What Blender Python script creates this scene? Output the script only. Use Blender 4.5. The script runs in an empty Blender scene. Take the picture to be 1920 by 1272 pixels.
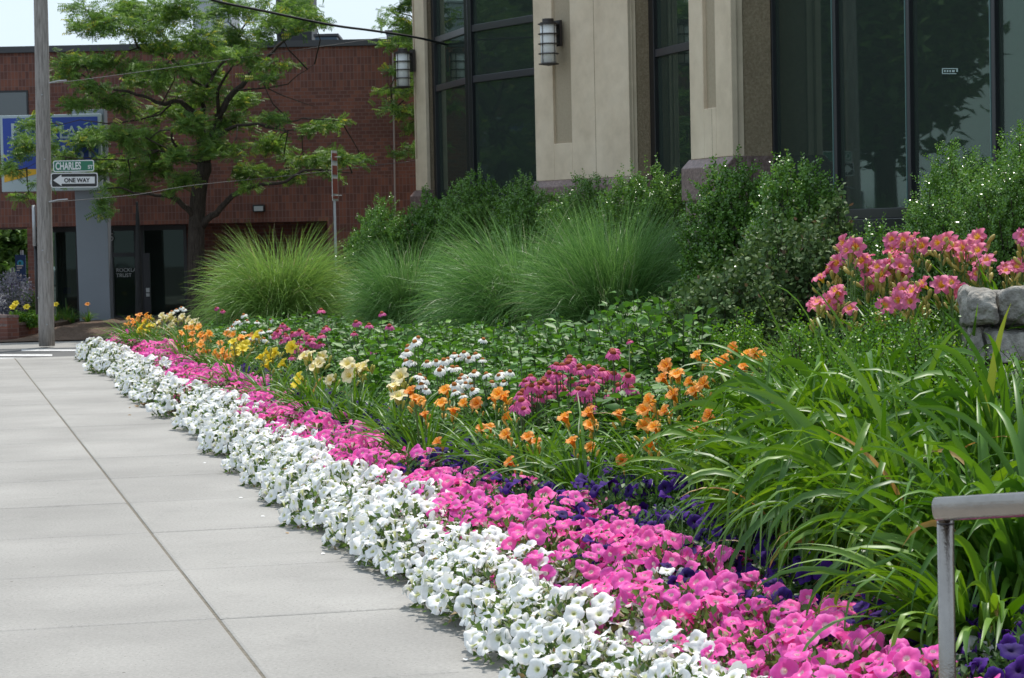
import bpy, math, random
import numpy as np
from mathutils import Vector, Matrix
R = math.radians
C = bpy.context.scene
COL = bpy.context.scene.collection
rng = np.random.default_rng(7)
random.seed(7)

# ---------------------------------------------------------------- camera, sky, sun
FPX, H0, ROLL = 4474.0, 436.0, 0.021
PITCH = math.atan((636 - H0) / FPX)
cam = bpy.data.cameras.new('camera')
cam.sensor_width = 36; cam.lens = FPX / 1920 * 36
cam.clip_start = 0.1; cam.clip_end = 2000
cam.dof.use_dof = True; cam.dof.focus_distance = 12.5; cam.dof.aperture_fstop = 17.0
co = bpy.data.objects.new('camera', cam); COL.objects.link(co)
CM = Matrix.Translation((0, 0, 1.6)) @ Matrix.Rotation(math.pi / 2 - PITCH, 4, 'X') @ Matrix.Rotation(-ROLL, 4, 'Z')
co.matrix_world = CM
C.camera = co

SUN_AZ, SUN_EL = 24.0, 66.0          # azimuth measured from +Y towards +X
w = bpy.data.worlds.new('World'); C.world = w; w.use_nodes = True
nt = w.node_tree; bg = nt.nodes['Background']
sky = nt.nodes.new('ShaderNodeTexSky'); sky.sky_type = 'NISHITA'; sky.sun_disc = False
sky.sun_elevation = R(SUN_EL); sky.sun_rotation = R(SUN_AZ)
sky.air_density = 1.0; sky.dust_density = 3.0; sky.ozone_density = 1.5
tc = nt.nodes.new('ShaderNodeTexCoord'); mp = nt.nodes.new('ShaderNodeMapping')
mp.inputs['Scale'].default_value = (1, 1, 3.5)
cn = nt.nodes.new('ShaderNodeTexNoise'); cn.inputs['Scale'].default_value = 2.3; cn.inputs['Detail'].default_value = 6
cr = nt.nodes.new('ShaderNodeValToRGB'); cr.color_ramp.elements[0].position = .38; cr.color_ramp.elements[1].position = .68
mx = nt.nodes.new('ShaderNodeMix'); mx.data_type = 'RGBA'
nt.links.new(tc.outputs['Generated'], mp.inputs[0]); nt.links.new(mp.outputs[0], cn.inputs['Vector'])
nt.links.new(cn.outputs[0], cr.inputs[0])
mm = nt.nodes.new('ShaderNodeMath'); mm.operation = 'MULTIPLY_ADD'; mm.inputs[1].default_value = .3; mm.inputs[2].default_value = .62
nt.links.new(cr.outputs[0], mm.inputs[0]); nt.links.new(mm.outputs[0], mx.inputs['Factor'])
nt.links.new(sky.outputs[0], mx.inputs['A']); mx.inputs['B'].default_value = (4.5, 5.35, 6.1, 1)
nt.links.new(mx.outputs['Result'], bg.inputs['Color'])
bg.inputs['Strength'].default_value = 0.13
sl = bpy.data.lights.new('sun', 'SUN'); sl.energy = 3.0; sl.angle = R(1.2); sl.color = (1, .95, .87)
so = bpy.data.objects.new('sun', sl); COL.objects.link(so)
sdir = Vector((math.sin(R(SUN_AZ)) * math.cos(R(SUN_EL)), math.cos(R(SUN_AZ)) * math.cos(R(SUN_EL)), math.sin(R(SUN_EL))))
so.rotation_euler = sdir.to_track_quat('Z', 'Y').to_euler()
so.location = sdir * 60
C.view_settings.view_transform = 'Standard'; C.view_settings.look = 'None'
C.view_settings.exposure = 0.54; C.view_settings.gamma = 1
C.cycles.use_denoising = True
C.cycles.max_bounces = 9; C.cycles.transparent_max_bounces = 12
C.cycles.sample_clamp_indirect = 6

# ---------------------------------------------------------------- helpers
def P(px, py, Y):
    """world point that the photograph shows at pixel (px, py) when it stands Y metres ahead"""
    d = CM.to_3x3() @ Vector(((px - 960) / FPX, -(py - 636) / FPX, -1))
    return Vector((0, 0, 1.6)) + d * (Y / d.y)
def PX(px, Y, py=550): return P(px, py, Y).x
D2 = np.array((-.2375, .9714)); N2 = np.array((.9714, .2375)); O2 = np.array((.02, 8.8))
def st(s, t): p = O2 + D2 * s + N2 * t; return float(p[0]), float(p[1])
def to_st(X, Y):
    a = np.asarray(X) - O2[0]; b = np.asarray(Y) - O2[1]
    return a * D2[0] + b * D2[1], a * N2[0] + b * N2[1]
def gz(X, Y):
    """height of the planting bed"""
    s, t = to_st(X, Y)
    z = np.interp(t, [-1, 0, .3, 1, 2, 3, 4, 6, 9], [-.05, -.01, .05, .09, .13, .16, .18, .24, .4])
    X = np.asarray(X, float); Y = np.asarray(Y, float)
    z = z + .62 * np.exp(-(((X - 3.2) / 1.7) ** 2 + ((Y - 13.5) / 5.5) ** 2)) * (t > 0)
    f = np.clip((26.6 - s) / 1.2, 0, 1); f = f * f * (3 - 2 * f)
    return z * f - .3 * (1 - f)
def srgb(r, g, b): 
    f = lambda c: (c / 255) / 12.92 if c <= 10.3 else (((c / 255) + .055) / 1.055) ** 2.4
    return (f(r), f(g), f(b), 1)

def link(o, parent=None):
    COL.objects.link(o)
    if parent is not None: o.parent = parent
    return o
def tag(o, label=None, cat=None, group=None, kind=None):
    if label: o['label'] = label
    if cat: o['category'] = cat
    if group: o['group'] = group
    if kind: o['kind'] = kind
    return o
def empty(name, loc, rz=0, scale=1):
    o = bpy.data.objects.new(name, None); o.empty_display_size = .1
    o.location = loc; o.rotation_euler = (0, 0, rz); o.scale = (scale,) * 3 if not isinstance(scale, tuple) else scale
    return link(o)
def copy_tree(o, parent=None):
    c = o.copy(); COL.objects.link(c)
    if parent is not None: c.parent = parent
    for ch in list(KIDS.get(o.name, [])): KIDS.setdefault(c.name, []).append(copy_tree(ch, c))
    return c
KIDS = {}
def obj(name, me, mat=None, parent=None, smooth=False):
    o = bpy.data.objects.new(name, me)
    if mat is not None and not me.materials: me.materials.append(mat)
    if smooth and len(me.polygons): me.polygons.foreach_set('use_smooth', np.ones(len(me.polygons), bool))
    link(o, parent)
    if parent is not None: KIDS.setdefault(parent.name, []).append(o)
    return o

class MB:
    """collects shapes into one mesh"""
    def __init__(s): s.v = []; s.f = []; s.n = 0
    def add(s, v, f):
        v = [tuple(map(float, p)) for p in v]
        s.v += v; s.f += [tuple(i + s.n for i in q) for q in f]; s.n += len(v)
    def box(s, x0, x1, y0, y1, z0, z1, M=None):
        v = [(x, y, z) for z in (z0, z1) for x, y in ((x0, y0), (x1, y0), (x1, y1), (x0, y1))]
        if M is not None: v = [tuple(M @ Vector(p)) for p in v]
        s.add(v, [(3, 2, 1, 0), (4, 5, 6, 7), (0, 1, 5, 4), (1, 2, 6, 5), (2, 3, 7, 6), (3, 0, 4, 7)])
    def prism(s, pts, z0, z1):
        n = len(pts)
        a = sum(pts[i][0] * pts[(i + 1) % n][1] - pts[(i + 1) % n][0] * pts[i][1] for i in range(n))
        if a < 0: pts = pts[::-1]
        v = [(p[0], p[1], z0) for p in pts] + [(p[0], p[1], z1) for p in pts]
        s.add(v, [tuple(range(n))[::-1], tuple(range(n, 2 * n))] + [(i, (i + 1) % n, n + (i + 1) % n, n + i) for i in range(n)])
    def slab(s, a, b, z0, z1, th, off=0.):
        """upright slab, outer face along a->b, thickness th on the inner (right-hand) side, pushed out by off"""
        a = Vector(a[:2]); b = Vector(b[:2]); d = (b - a).normalized(); n = Vector((d.y, -d.x))  # outward
        a2 = a + n * off; b2 = b + n * off
        s.prism([tuple(a2), tuple(b2), tuple(b2 - n * th), tuple(a2 - n * th)], z0, z1)
    def tube(s, pts, rad, seg=8, cap=True):
        pts = [Vector(p) for p in pts]; n = len(pts)
        if not hasattr(rad, '__len__'): rad = [rad] * n
        v = []; up = Vector((0, 0, 1))
        t0 = (pts[1] - pts[0]).normalized()
        u = t0.cross(up if abs(t0.z) < .9 else Vector((1, 0, 0))).normalized()
        for i, p in enumerate(pts):
            t = (pts[min(i + 1, n - 1)] - pts[max(i - 1, 0)]).normalized()
            u = (u - t * u.dot(t)).normalized(); b = t.cross(u)
            for k in range(seg):
                a = 2 * math.pi * k / seg
                v.append(p + (u * math.cos(a) + b * math.sin(a)) * rad[i])
        f = [(i * seg + k, i * seg + (k + 1) % seg, (i + 1) * seg + (k + 1) % seg, (i + 1) * seg + k) for i in range(n - 1) for k in range(seg)]
        if cap: f += [tuple(range(seg))[::-1], tuple(range((n - 1) * seg, n * seg))]
        s.add(v, f)
    def lathe(s, prof, seg=16, c=(0, 0, 0)):
        v = [(c[0] + r * math.cos(2 * math.pi * k / seg), c[1] + r * math.sin(2 * math.pi * k / seg), c[2] + z) for r, z in prof for k in range(seg)]
        n = len(prof)
        f = [(i * seg + k, i * seg + (k + 1) % seg, (i + 1) * seg + (k + 1) % seg, (i + 1) * seg + k) for i in range(n - 1) for k in range(seg)]
        f += [tuple(range(seg))[::-1], tuple(range((n - 1) * seg, n * seg))]
        s.add(v, f)
    def mesh(s, name):
        me = bpy.data.meshes.new(name); me.from_pydata(s.v, [], s.f); me.update(); return me
    def build(s, name, mat, parent=None, smooth=False, bevel=0):
        o = obj(name, s.mesh(name), mat, parent, smooth)
        if bevel:
            b = o.modifiers.new('b', 'BEVEL'); b.width = bevel; b.segments = 2; b.limit_method = 'ANGLE'; b.angle_limit = R(40)
        return o

def rot_to(nrm, spin):
    """rotation matrices (N,3,3) whose z axis is nrm, spun about it"""
    n = nrm / np.linalg.norm(nrm, axis=1, keepdims=True)
    ref = np.where(np.abs(n[:, 2:3]) > .95, np.array([[1., 0, 0]]), np.array([[0, 0, 1.]]))
    x = np.cross(ref, n); x /= np.linalg.norm(x, axis=1, keepdims=True); y = np.cross(n, x)
    c = np.cos(spin)[:, None]; s_ = np.sin(spin)[:, None]
    return np.stack([x * c + y * s_, -x * s_ + y * c, n], axis=2)
def bulk(name, V, F, attr=None, attrname='rnd'):
    """mesh from numpy arrays; V (n,3), F (m,k)"""
    me = bpy.data.meshes.new(name)
    me.vertices.add(len(V)); me.vertices.foreach_set('co', np.ascontiguousarray(V, dtype=np.float32).ravel())
    k = F.shape[1]
    me.loops.add(F.size); me.loops.foreach_set('vertex_index', np.ascontiguousarray(F, dtype=np.int32).ravel())
    me.polygons.add(len(F)); me.polygons.foreach_set('loop_start', np.arange(0, F.size, k, dtype=np.int32))
    me.polygons.foreach_set('use_smooth', np.ones(len(F), bool))
    me.update(calc_edges=True)
    if attr is not None:
        a = me.attributes.new(attrname, 'FLOAT', 'POINT'); a.data.foreach_set('value', np.ascontiguousarray(attr, dtype=np.float32))
    return me
def scatter(name, tv, tf, pos, rot, sc, rnd=None, tattr=None):
    """bakes the template at many places"""
    tv = np.asarray(tv, float); tf = np.asarray(tf); n = len(pos); m = len(tv)
    sc = np.broadcast_to(np.asarray(sc, float).reshape(-1, 1) if np.ndim(sc) <= 1 else sc, (n, 3) if np.ndim(sc) == 2 else (n, 1))
    v = np.einsum('nij,nmj->nmi', rot, tv[None] * sc[:, None, :]) + pos[:, None, :]
    f = tf[None] + (np.arange(n) * m)[:, None, None]
    if rnd is None: rnd = rng.random(n)
    me = bulk(name, v.reshape(-1, 3), f.reshape(-1, tf.shape[1]), np.repeat(rnd, m))
    if tattr is not None:
        a = me.attributes.new('rad', 'FLOAT', 'POINT'); a.data.foreach_set('value', np.tile(np.asarray(tattr, np.float32), n))
    return me
LEAF_V = [(0, 0, 0), (.28, .35, .07), (0, .4, 0), (-.28, .35, .07), (.2, .75, .02), (0, 1, -.08), (-.2, .75, .02), (0, .75, -.04)]
LEAF_F = [(0, 1, 4, 2), (0, 2, 6, 3), (2, 4, 5, 7), (2, 7, 5, 6)]
LEAF_F = [(0, 1, 4, 2), (2, 4, 5, 5), (0, 2, 6, 3), (2, 5, 5, 6)]
LEAF_V = [(0, 0, 0), (.27, .42, .08), (0, .5, -.01), (-.27, .42, .08), (0, 1, -.08)]
LEAF_F = [(0, 1, 4, 2), (0, 2, 4, 3)]
ROUND_V = [(0, 0, 0), (.33, .3, .05), (.3, .72, .05), (0, 1, -.04), (-.3, .72, .05), (-.33, .3, .05), (0, .5, -.03)]
ROUND_F = [(0, 1, 2, 6), (6, 2, 3, 4), (0, 6, 4, 5)]
NARROW_V = [(0, 0, 0), (.12, .3, .03), (0, .45, -.01), (-.12, .3, .03), (0, 1, -.12)]

# ---------------------------------------------------------------- materials
def newmat(name):
    m = bpy.data.materials.new(name); m.use_nodes = True
    return m, m.node_tree, m.node_tree.nodes['Principled BSDF']
def N(nt, t, **k):
    n = nt.nodes.new(t)
    for a, b in k.items(): setattr(n, a, b)
    return n
def plain(name, col, rough=.6, metal=0., noise=0., nscale=8., bump=0., bscale=60., spec=.5):
    m, nt, p = newmat(name)
    p.inputs['Roughness'].default_value = rough; p.inputs['Metallic'].default_value = metal
    p.inputs['Specular IOR Level'].default_value = spec
    tc = N(nt, 'ShaderNodeTexCoord')
    if noise:
        nz = N(nt, 'ShaderNodeTexNoise'); nz.inputs['Scale'].default_value = nscale; nz.inputs['Detail'].default_value = 8; nz.inputs['Roughness'].default_value = .65
        nt.links.new(tc.outputs['Object'], nz.inputs['Vector'])
        r = N(nt, 'ShaderNodeMapRange'); r.inputs['From Min'].default_value = .3; r.inputs['From Max'].default_value = .7
        r.inputs['To Min'].default_value = 1 - noise; r.inputs['To Max'].default_value = 1 + noise
        nt.links.new(nz.outputs[0], r.inputs[0])
        v = N(nt, 'ShaderNodeVectorMath', operation='SCALE'); v.inputs[0].default_value = col[:3]
        nt.links.new(r.outputs[0], v.inputs['Scale']); nt.links.new(v.outputs[0], p.inputs['Base Color'])
    else: p.inputs['Base Color'].default_value = col
    if bump:
        nb = N(nt, 'ShaderNodeTexNoise'); nb.inputs['Scale'].default_value = bscale; nb.inputs['Detail'].default_value = 5
        nt.links.new(tc.outputs['Object'], nb.inputs['Vector'])
        b = N(nt, 'ShaderNodeBump'); b.inputs['Strength'].default_value = bump; b.inputs['Distance'].default_value = .02
        nt.links.new(nb.outputs[0], b.inputs['Height']); nt.links.new(b.outputs[0], p.inputs['Normal'])
    return m
def leafmat(name, dark, light, tip=None, rough=.45, trans=.35, spec=.5, tipcut=.93, young=None, ospread=.0):
    """two-tone foliage; 'rnd' is a per-leaf number; tip colours a few leaves (dry ones)"""
    m, nt, p = newmat(name)
    a = N(nt, 'ShaderNodeAttribute', attribute_name='rnd')
    oi = N(nt, 'ShaderNodeObjectInfo')
    r = N(nt, 'ShaderNodeValToRGB'); e = r.color_ramp.elements
    e[0].position = 0; e[0].color = dark; e[1].position = (tipcut - .04) if young else (tipcut - .001) if tip else 1; e[1].color = light
    if young is not None: x = e.new(tipcut); x.color = young
    if tip is not None: x = e.new(min(tipcut + .012, .985)); x.color = tip
    nt.links.new(a.outputs['Fac'], r.inputs[0])
    hv = N(nt, 'ShaderNodeHueSaturation')
    mr = N(nt, 'ShaderNodeMapRange'); mr.inputs['To Min'].default_value = 1 - ospread; mr.inputs['To Max'].default_value = 1 + ospread
    nt.links.new(oi.outputs['Random'], mr.inputs[0]); nt.links.new(mr.outputs[0], hv.inputs['Value'])
    nt.links.new(r.outputs[0], hv.inputs['Color'])
    nt.links.new(hv.outputs[0], p.inputs['Base Color'])
    p.inputs['Roughness'].default_value = rough; p.inputs['Specular IOR Level'].default_value = spec
    t = N(nt, 'ShaderNodeBsdfTranslucent')
    hs = N(nt, 'ShaderNodeHueSaturation'); hs.inputs['Hue'].default_value = .485; hs.inputs['Saturation'].default_value = 1.1; hs.inputs['Value'].default_value = 1.3
    nt.links.new(hv.outputs[0], hs.inputs['Color']); nt.links.new(hs.outputs[0], t.inputs['Color'])
    mx = N(nt, 'ShaderNodeMixShader'); mx.inputs[0].default_value = trans
    out = nt.nodes['Material Output']
    nt.links.new(p.outputs[0], mx.inputs[1]); nt.links.new(t.outputs[0], mx.inputs[2]); nt.links.new(mx.outputs[0], out.inputs[0])
    return m
def petalmat(name, stops, spread=.12, trans=.3, rough=.55, hue=0.0):
    """colour by 'rad' (0 throat .. 1 rim), small variation by object and 'rnd'"""
    m, nt, p = newmat(name)
    a = N(nt, 'ShaderNodeAttribute', attribute_name='rad')
    r = N(nt, 'ShaderNodeValToRGB'); e = r.color_ramp.elements
    e[0].position, e[0].color = stops[0]; e[1].position, e[1].color = stops[-1]
    for q in stops[1:-1]: x = e.new(q[0]); x.color = q[1]
    nt.links.new(a.outputs['Fac'], r.inputs[0])
    oi = N(nt, 'ShaderNodeObjectInfo'); b = N(nt, 'ShaderNodeAttribute', attribute_name='rnd')
    ad = N(nt, 'ShaderNodeMath', operation='ADD'); nt.links.new(oi.outputs['Random'], ad.inputs[0]); nt.links.new(b.outputs['Fac'], ad.inputs[1])
    fr = N(nt, 'ShaderNodeMath', operation='FRACT'); nt.links.new(ad.outputs[0], fr.inputs[0])
    hv = N(nt, 'ShaderNodeHueSaturation')
    mr = N(nt, 'ShaderNodeMapRange'); mr.inputs['To Min'].default_value = 1 - spread; mr.inputs['To Max'].default_value = 1 + spread * .6
    nt.links.new(fr.outputs[0], mr.inputs[0]); nt.links.new(mr.outputs[0], hv.inputs['Value'])
    mh = N(nt, 'ShaderNodeMapRange'); mh.inputs['To Min'].default_value = .5 - hue; mh.inputs['To Max'].default_value = .5 + hue
    nt.links.new(fr.outputs[0], mh.inputs[0]); nt.links.new(mh.outputs[0], hv.inputs['Hue'])
    nt.links.new(r.outputs[0], hv.inputs['Color']); nt.links.new(hv.outputs[0], p.inputs['Base Color'])
    p.inputs['Roughness'].default_value = rough; p.inputs['Specular IOR Level'].default_value = .3
    t = N(nt, 'ShaderNodeBsdfTranslucent'); nt.links.new(hv.outputs[0], t.inputs['Color'])
    mx = N(nt, 'ShaderNodeMixShader'); mx.inputs[0].default_value = trans
    nt.links.new(p.outputs[0], mx.inputs[1]); nt.links.new(t.outputs[0], mx.inputs[2]); nt.links.new(mx.outputs[0], nt.nodes['Material Output'].inputs[0])
    return m
def glassmat(name, tint, refl=1.0, ior=1.5, painted_haze=.09):
    m, nt, p = newmat(name); nt.nodes.remove(p)
    t = N(nt, 'ShaderNodeBsdfTransparent'); t.inputs['Color'].default_value = tint
    g = N(nt, 'ShaderNodeBsdfGlossy'); g.inputs['Roughness'].default_value = .015; g.inputs['Color'].default_value = (.62, .76, .68, 1)
    f = N(nt, 'ShaderNodeFresnel'); f.inputs['IOR'].default_value = ior
    k = N(nt, 'ShaderNodeMath', operation='MULTIPLY'); k.inputs[1].default_value = refl; k.use_clamp = True
    df = N(nt, 'ShaderNodeBsdfDiffuse'); df.inputs['Color'].default_value = (.30, .40, .34, 1); m1 = N(nt, 'ShaderNodeMixShader'); m1.inputs[0].default_value = painted_haze  # grey-green diffuse share lightens the glass, painted in place of pale reflections
    nt.links.new(t.outputs[0], m1.inputs[1]); nt.links.new(df.outputs[0], m1.inputs[2])
    mx = N(nt, 'ShaderNodeMixShader')
    nt.links.new(f.outputs[0], k.inputs[0]); nt.links.new(k.outputs[0], mx.inputs[0])
    nt.links.new(m1.outputs[0], mx.inputs[1]); nt.links.new(g.outputs[0], mx.inputs[2]); nt.links.new(mx.outputs[0], nt.nodes['Material Output'].inputs[0])
    return m
def ramp_noise_mat(name, stops, scale, rough=.85, detail=10, bump=.3, bscale=None, stretch=(1, 1, 1), second=None, spec=.3, bdist=.02):
    m, nt, p = newmat(name); p.inputs['Roughness'].default_value = rough; p.inputs['Specular IOR Level'].default_value = spec
    tc = N(nt, 'ShaderNodeTexCoord'); mp = N(nt, 'ShaderNodeMapping'); mp.inputs['Scale'].default_value = stretch
    nt.links.new(tc.outputs['Object'], mp.inputs[0])
    nz = N(nt, 'ShaderNodeTexNoise'); nz.inputs['Scale'].default_value = scale; nz.inputs['Detail'].default_value = detail; nz.inputs['Roughness'].default_value = .7
    nt.links.new(mp.outputs[0], nz.inputs['Vector'])
    r = N(nt, 'ShaderNodeValToRGB'); e = r.color_ramp.elements
    e[0].position, e[0].color = stops[0]; e[1].position, e[1].color = stops[-1]
    for q in stops[1:-1]: x = e.new(q[0]); x.color = q[1]
    nt.links.new(nz.outputs[0], r.inputs[0]); last = r.outputs[0]
    if second:
        sc2, amt = second
        n2 = N(nt, 'ShaderNodeTexNoise'); n2.inputs['Scale'].default_value = sc2; n2.inputs['Detail'].default_value = 4
        nt.links.new(mp.outputs[0], n2.inputs['Vector'])
        mr = N(nt, 'ShaderNodeMapRange'); mr.inputs['From Min'].default_value = .3; mr.inputs['From Max'].default_value = .7
        mr.inputs['To Min'].default_value = 1 - amt; mr.inputs['To Max'].default_value = 1 + amt
        nt.links.new(n2.outputs[0], mr.inputs[0])
        v = N(nt, 'ShaderNodeVectorMath', operation='SCALE'); nt.links.new(last, v.inputs[0]); nt.links.new(mr.outputs[0], v.inputs['Scale']); last = v.outputs[0]
    nt.links.new(last, p.inputs['Base Color'])
    if bump:
        nb = N(nt, 'ShaderNodeTexNoise'); nb.inputs['Scale'].default_value = bscale or scale * 2; nb.inputs['Detail'].default_value = 6
        nt.links.new(mp.outputs[0], nb.inputs['Vector'])
        b = N(nt, 'ShaderNodeBump'); b.inputs['Strength'].default_value = bump; b.inputs['Distance'].default_value = bdist
        nt.links.new(nb.outputs[0], b.inputs['Height']); nt.links.new(b.outputs[0], p.inputs['Normal'])
    return m
g1 = lambda v, t=(1, 1, 1): (v * t[0], v * t[1], v * t[2], 1)
M = {}
M['concrete'] = ramp_noise_mat('concrete', [(.3, g1(.225, (1, .975, .925))), (.5, g1(.28, (1, .975, .925))), (.7, g1(.33, (1, .975, .925)))], 60, .9, 12, .25, 220, second=(.9, .14), bdist=.004)
def specks(m, scale, thr, dark, mscale=1.2):
    nt = m.node_tree; p = nt.nodes['Principled BSDF']; lk = p.inputs['Base Color'].links[0].from_socket
    tc = N(nt, 'ShaderNodeTexCoord'); v = N(nt, 'ShaderNodeTexVoronoi'); v.inputs['Scale'].default_value = scale; nt.links.new(tc.outputs['Object'], v.inputs['Vector'])
    nz = N(nt, 'ShaderNodeTexNoise'); nz.inputs['Scale'].default_value = mscale; nz.inputs['Detail'].default_value = 3; nt.links.new(tc.outputs['Object'], nz.inputs['Vector'])
    ml = N(nt, 'ShaderNodeMath', operation='MULTIPLY'); nt.links.new(nz.outputs[0], ml.inputs[0]); ml.inputs[1].default_value = thr * 2
    lt = N(nt, 'ShaderNodeMath', operation='LESS_THAN'); nt.links.new(v.outputs['Distance'], lt.inputs[0]); nt.links.new(ml.outputs[0], lt.inputs[1])
    cg = N(nt, 'ShaderNodeSeparateColor'); nt.links.new(v.outputs['Color'], cg.inputs[0]); g2 = N(nt, 'ShaderNodeMath', operation='GREATER_THAN'); g2.inputs[1].default_value = .86; nt.links.new(cg.outputs[0], g2.inputs[0])
    m3 = N(nt, 'ShaderNodeMath', operation='MULTIPLY'); nt.links.new(lt.outputs[0], m3.inputs[0]); nt.links.new(g2.outputs[0], m3.inputs[1])
    mx = N(nt, 'ShaderNodeMix'); mx.data_type = 'RGBA'; nt.links.new(m3.outputs[0], mx.inputs['Factor']); nt.links.new(lk, mx.inputs['A']); mx.inputs['B'].default_value = dark
    nt.links.new(mx.outputs['Result'], p.inputs['Base Color'])
def slabtone(m, amt):
    nt = m.node_tree; p = nt.nodes['Principled BSDF']; lk = p.inputs['Base Color'].links[0].from_socket
    a = N(nt, 'ShaderNodeAttribute', attribute_name='rnd'); mr = N(nt, 'ShaderNodeMapRange'); mr.inputs['To Min'].default_value = 1 - amt; mr.inputs['To Max'].default_value = 1 + amt
    nt.links.new(a.outputs['Fac'], mr.inputs[0]); v = N(nt, 'ShaderNodeVectorMath', operation='SCALE'); nt.links.new(lk, v.inputs[0]); nt.links.new(mr.outputs[0], v.inputs['Scale'])
    # broad stains
    tc = N(nt, 'ShaderNodeTexCoord'); nz = N(nt, 'ShaderNodeTexNoise'); nz.inputs['Scale'].default_value = 2.6; nz.inputs['Detail'].default_value = 9; nz.inputs['Roughness'].default_value = .75; nt.links.new(tc.outputs['Object'], nz.inputs['Vector'])
    r = N(nt, 'ShaderNodeMapRange'); r.inputs['From Min'].default_value = .56; r.inputs['From Max'].default_value = .72; r.inputs['To Min'].default_value = 1; r.inputs['To Max'].default_value = .84; nt.links.new(nz.outputs[0], r.inputs[0])
    v2 = N(nt, 'ShaderNodeVectorMath', operation='SCALE'); nt.links.new(v.outputs[0], v2.inputs[0]); nt.links.new(r.outputs[0], v2.inputs['Scale']); nt.links.new(v2.outputs[0], p.inputs['Base Color'])
slabtone(M['concrete'], .045)
specks(M['concrete'], 5.5, .045, (.10, .09, .08, 1)); specks(M['concrete'], 70, .22, (.17, .165, .155, 1), 3)
M['joint'] = ramp_noise_mat('joint', [(.3, (.10, .09, .07, 1)), (.7, (.22, .20, .165, 1))], 30, .95)
M['asphalt'] = ramp_noise_mat('asphalt', [(.3, g1(.09)), (.7, g1(.15))], 80, .9, bump=.3)
M['paint'] = ramp_noise_mat('road_paint', [(.35, g1(.35)), (.55, g1(.62))], 12, .7, bump=.1)
M['mulch'] = ramp_noise_mat('mulch', [(.3, (.028, .017, .011, 1)), (.5, (.075, .048, .032, 1)), (.72, (.15, .11, .08, 1))], 45, .95, 12, 1.0, 60, bdist=.04)
M['mulch_dry'] = ramp_noise_mat('dry_mulch', [(.3, (.05, .032, .022, 1)), (.5, (.13, .088, .064, 1)), (.72, (.24, .18, .14, 1))], 30, .95, 12, 1.0, 40, bdist=.04)
M['wood'] = ramp_noise_mat('weathered_wood', [(.3, (.13, .118, .108, 1)), (.5, (.28, .255, .235, 1)), (.7, (.38, .355, .33, 1))], 7, .85, 8, .5, 20, (6, 6, .5), second=(1.1, .15))
M['burnt'] = ramp_noise_mat('dark_wood', [(.3, g1(.006)), (.7, g1(.03))], 8, .8, 8, .6, 20, (5, 5, .6))
M['bark'] = ramp_noise_mat('bark', [(.3, (.018, .013, .010, 1)), (.7, (.085, .068, .055, 1))], 10, .95, 10, 1., 16, (4, 4, .6), bdist=.03)
M['limestone'] = ramp_noise_mat('limestone', [(.3, (.55, .445, .32, 1)), (.5, (.64, .525, .385, 1)), (.7, (.70, .585, .44, 1))], 1.6, .85, 12, .12, 90, second=(5, .05), bdist=.006)
M['panelstone'] = ramp_noise_mat('panel_stone', [(.3, (.34, .275, .19, 1)), (.7, (.42, .345, .245, 1))], 40, .9, 8, .4, 120, bdist=.006)
M['roughstone'] = ramp_noise_mat('rough_stone', [(.32, (.19, .145, .09, 1)), (.5, (.255, .20, .13, 1)), (.68, (.33, .27, .185, 1))], 34, .95, 12, .9, 60, second=(3, .08), bdist=.012)
M['granite'] = ramp_noise_mat('granite', [(.35, (.10, .066, .058, 1)), (.5, (.185, .125, .112, 1)), (.65, (.28, .205, .19, 1))], 28, .45, 12, .1, 60, second=(2, .12))
M['rock'] = ramp_noise_mat('wall_rock', [(.3, (.11, .102, .092, 1)), (.46, (.28, .265, .24, 1)), (.6, (.42, .40, .36, 1)), (.72, (.60, .575, .53, 1))], 9, .95, 14, 1.0, 26, second=(2.5, .2), bdist=.03)
M['frame'] = plain('window_frame', (.011, .011, .014, 1), .35)
M['frame_edge'] = plain('aluminium_frame', (.045, .043, .05, 1), .3)
M['steel'] = plain('brushed_steel', (.31, .285, .26, 1), .25, 1.0, .14, 14, .12, 160)
M['galv'] = plain('galvanised', (.36, .37, .38, 1), .5, .7, .1, 20)
M['greymetal'] = plain('grey_panel', (.20, .225, .26, 1), .5, 0, .04, 2)
M['black'] = plain('black_metal', (.01, .01, .011, 1), .4)
M['bronze'] = plain('lamp_bronze', (.035, .028, .026, 1), .5)
M['cornice'] = plain('roof_edge', (.055, .055, .06, 1), .6)
M['lampglass'] = plain('lamp_glass', (.72, .72, .70, 1), .3, 0, .03, 3)
M['white'] = plain('white_paint', (.7, .7, .7, 1), .5)
M['hvac'] = plain('roof_unit', (.42, .45, .46, 1), .6, 0, .05, 2)
M['hvac_dark'] = plain('roof_screen', (.02, .022, .025, 1), .6)
M['hvac_blue'] = plain('roof_louvre', (.05, .09, .13, 1), .5)
M['conduit'] = plain('pale_conduit', (.32, .26, .24, 1), .6)
M['soffit'] = plain('soffit', (.10, .06, .05, 1), .8)
M['interior'] = plain('interior', (.12, .135, .12, 1), .9, 0, .2, 1.5)
M['interior_lt'] = plain('interior_light', (.33, .42, .40, 1), .8)
M['glass'] = glassmat('glass', (.42, .52, .47, 1), .95, 1.5)
M['glass_far'] = glassmat('shop_glass', (.40, .45, .43, 1), .8, 1.5, .03)
M['glass_ed'] = plain('glass_edge', (.10, .19, .18, 1), .3)
M['s_green'] = plain('sign_green', (.012, .14, .075, 1), .45)
M['s_black'] = plain('sign_black', (.008, .008, .008, 1), .45)
M['s_white'] = plain('sign_white', (.62, .62, .62, 1), .45)
M['s_blue'] = plain('sign_blue', (.018, .055, .33, 1), .45)
M['s_yellow'] = plain('sign_yellow', (.72, .40, .02, 1), .45)
M['s_pale'] = plain('sign_pale', (.40, .47, .50, 1), .45)
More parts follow.
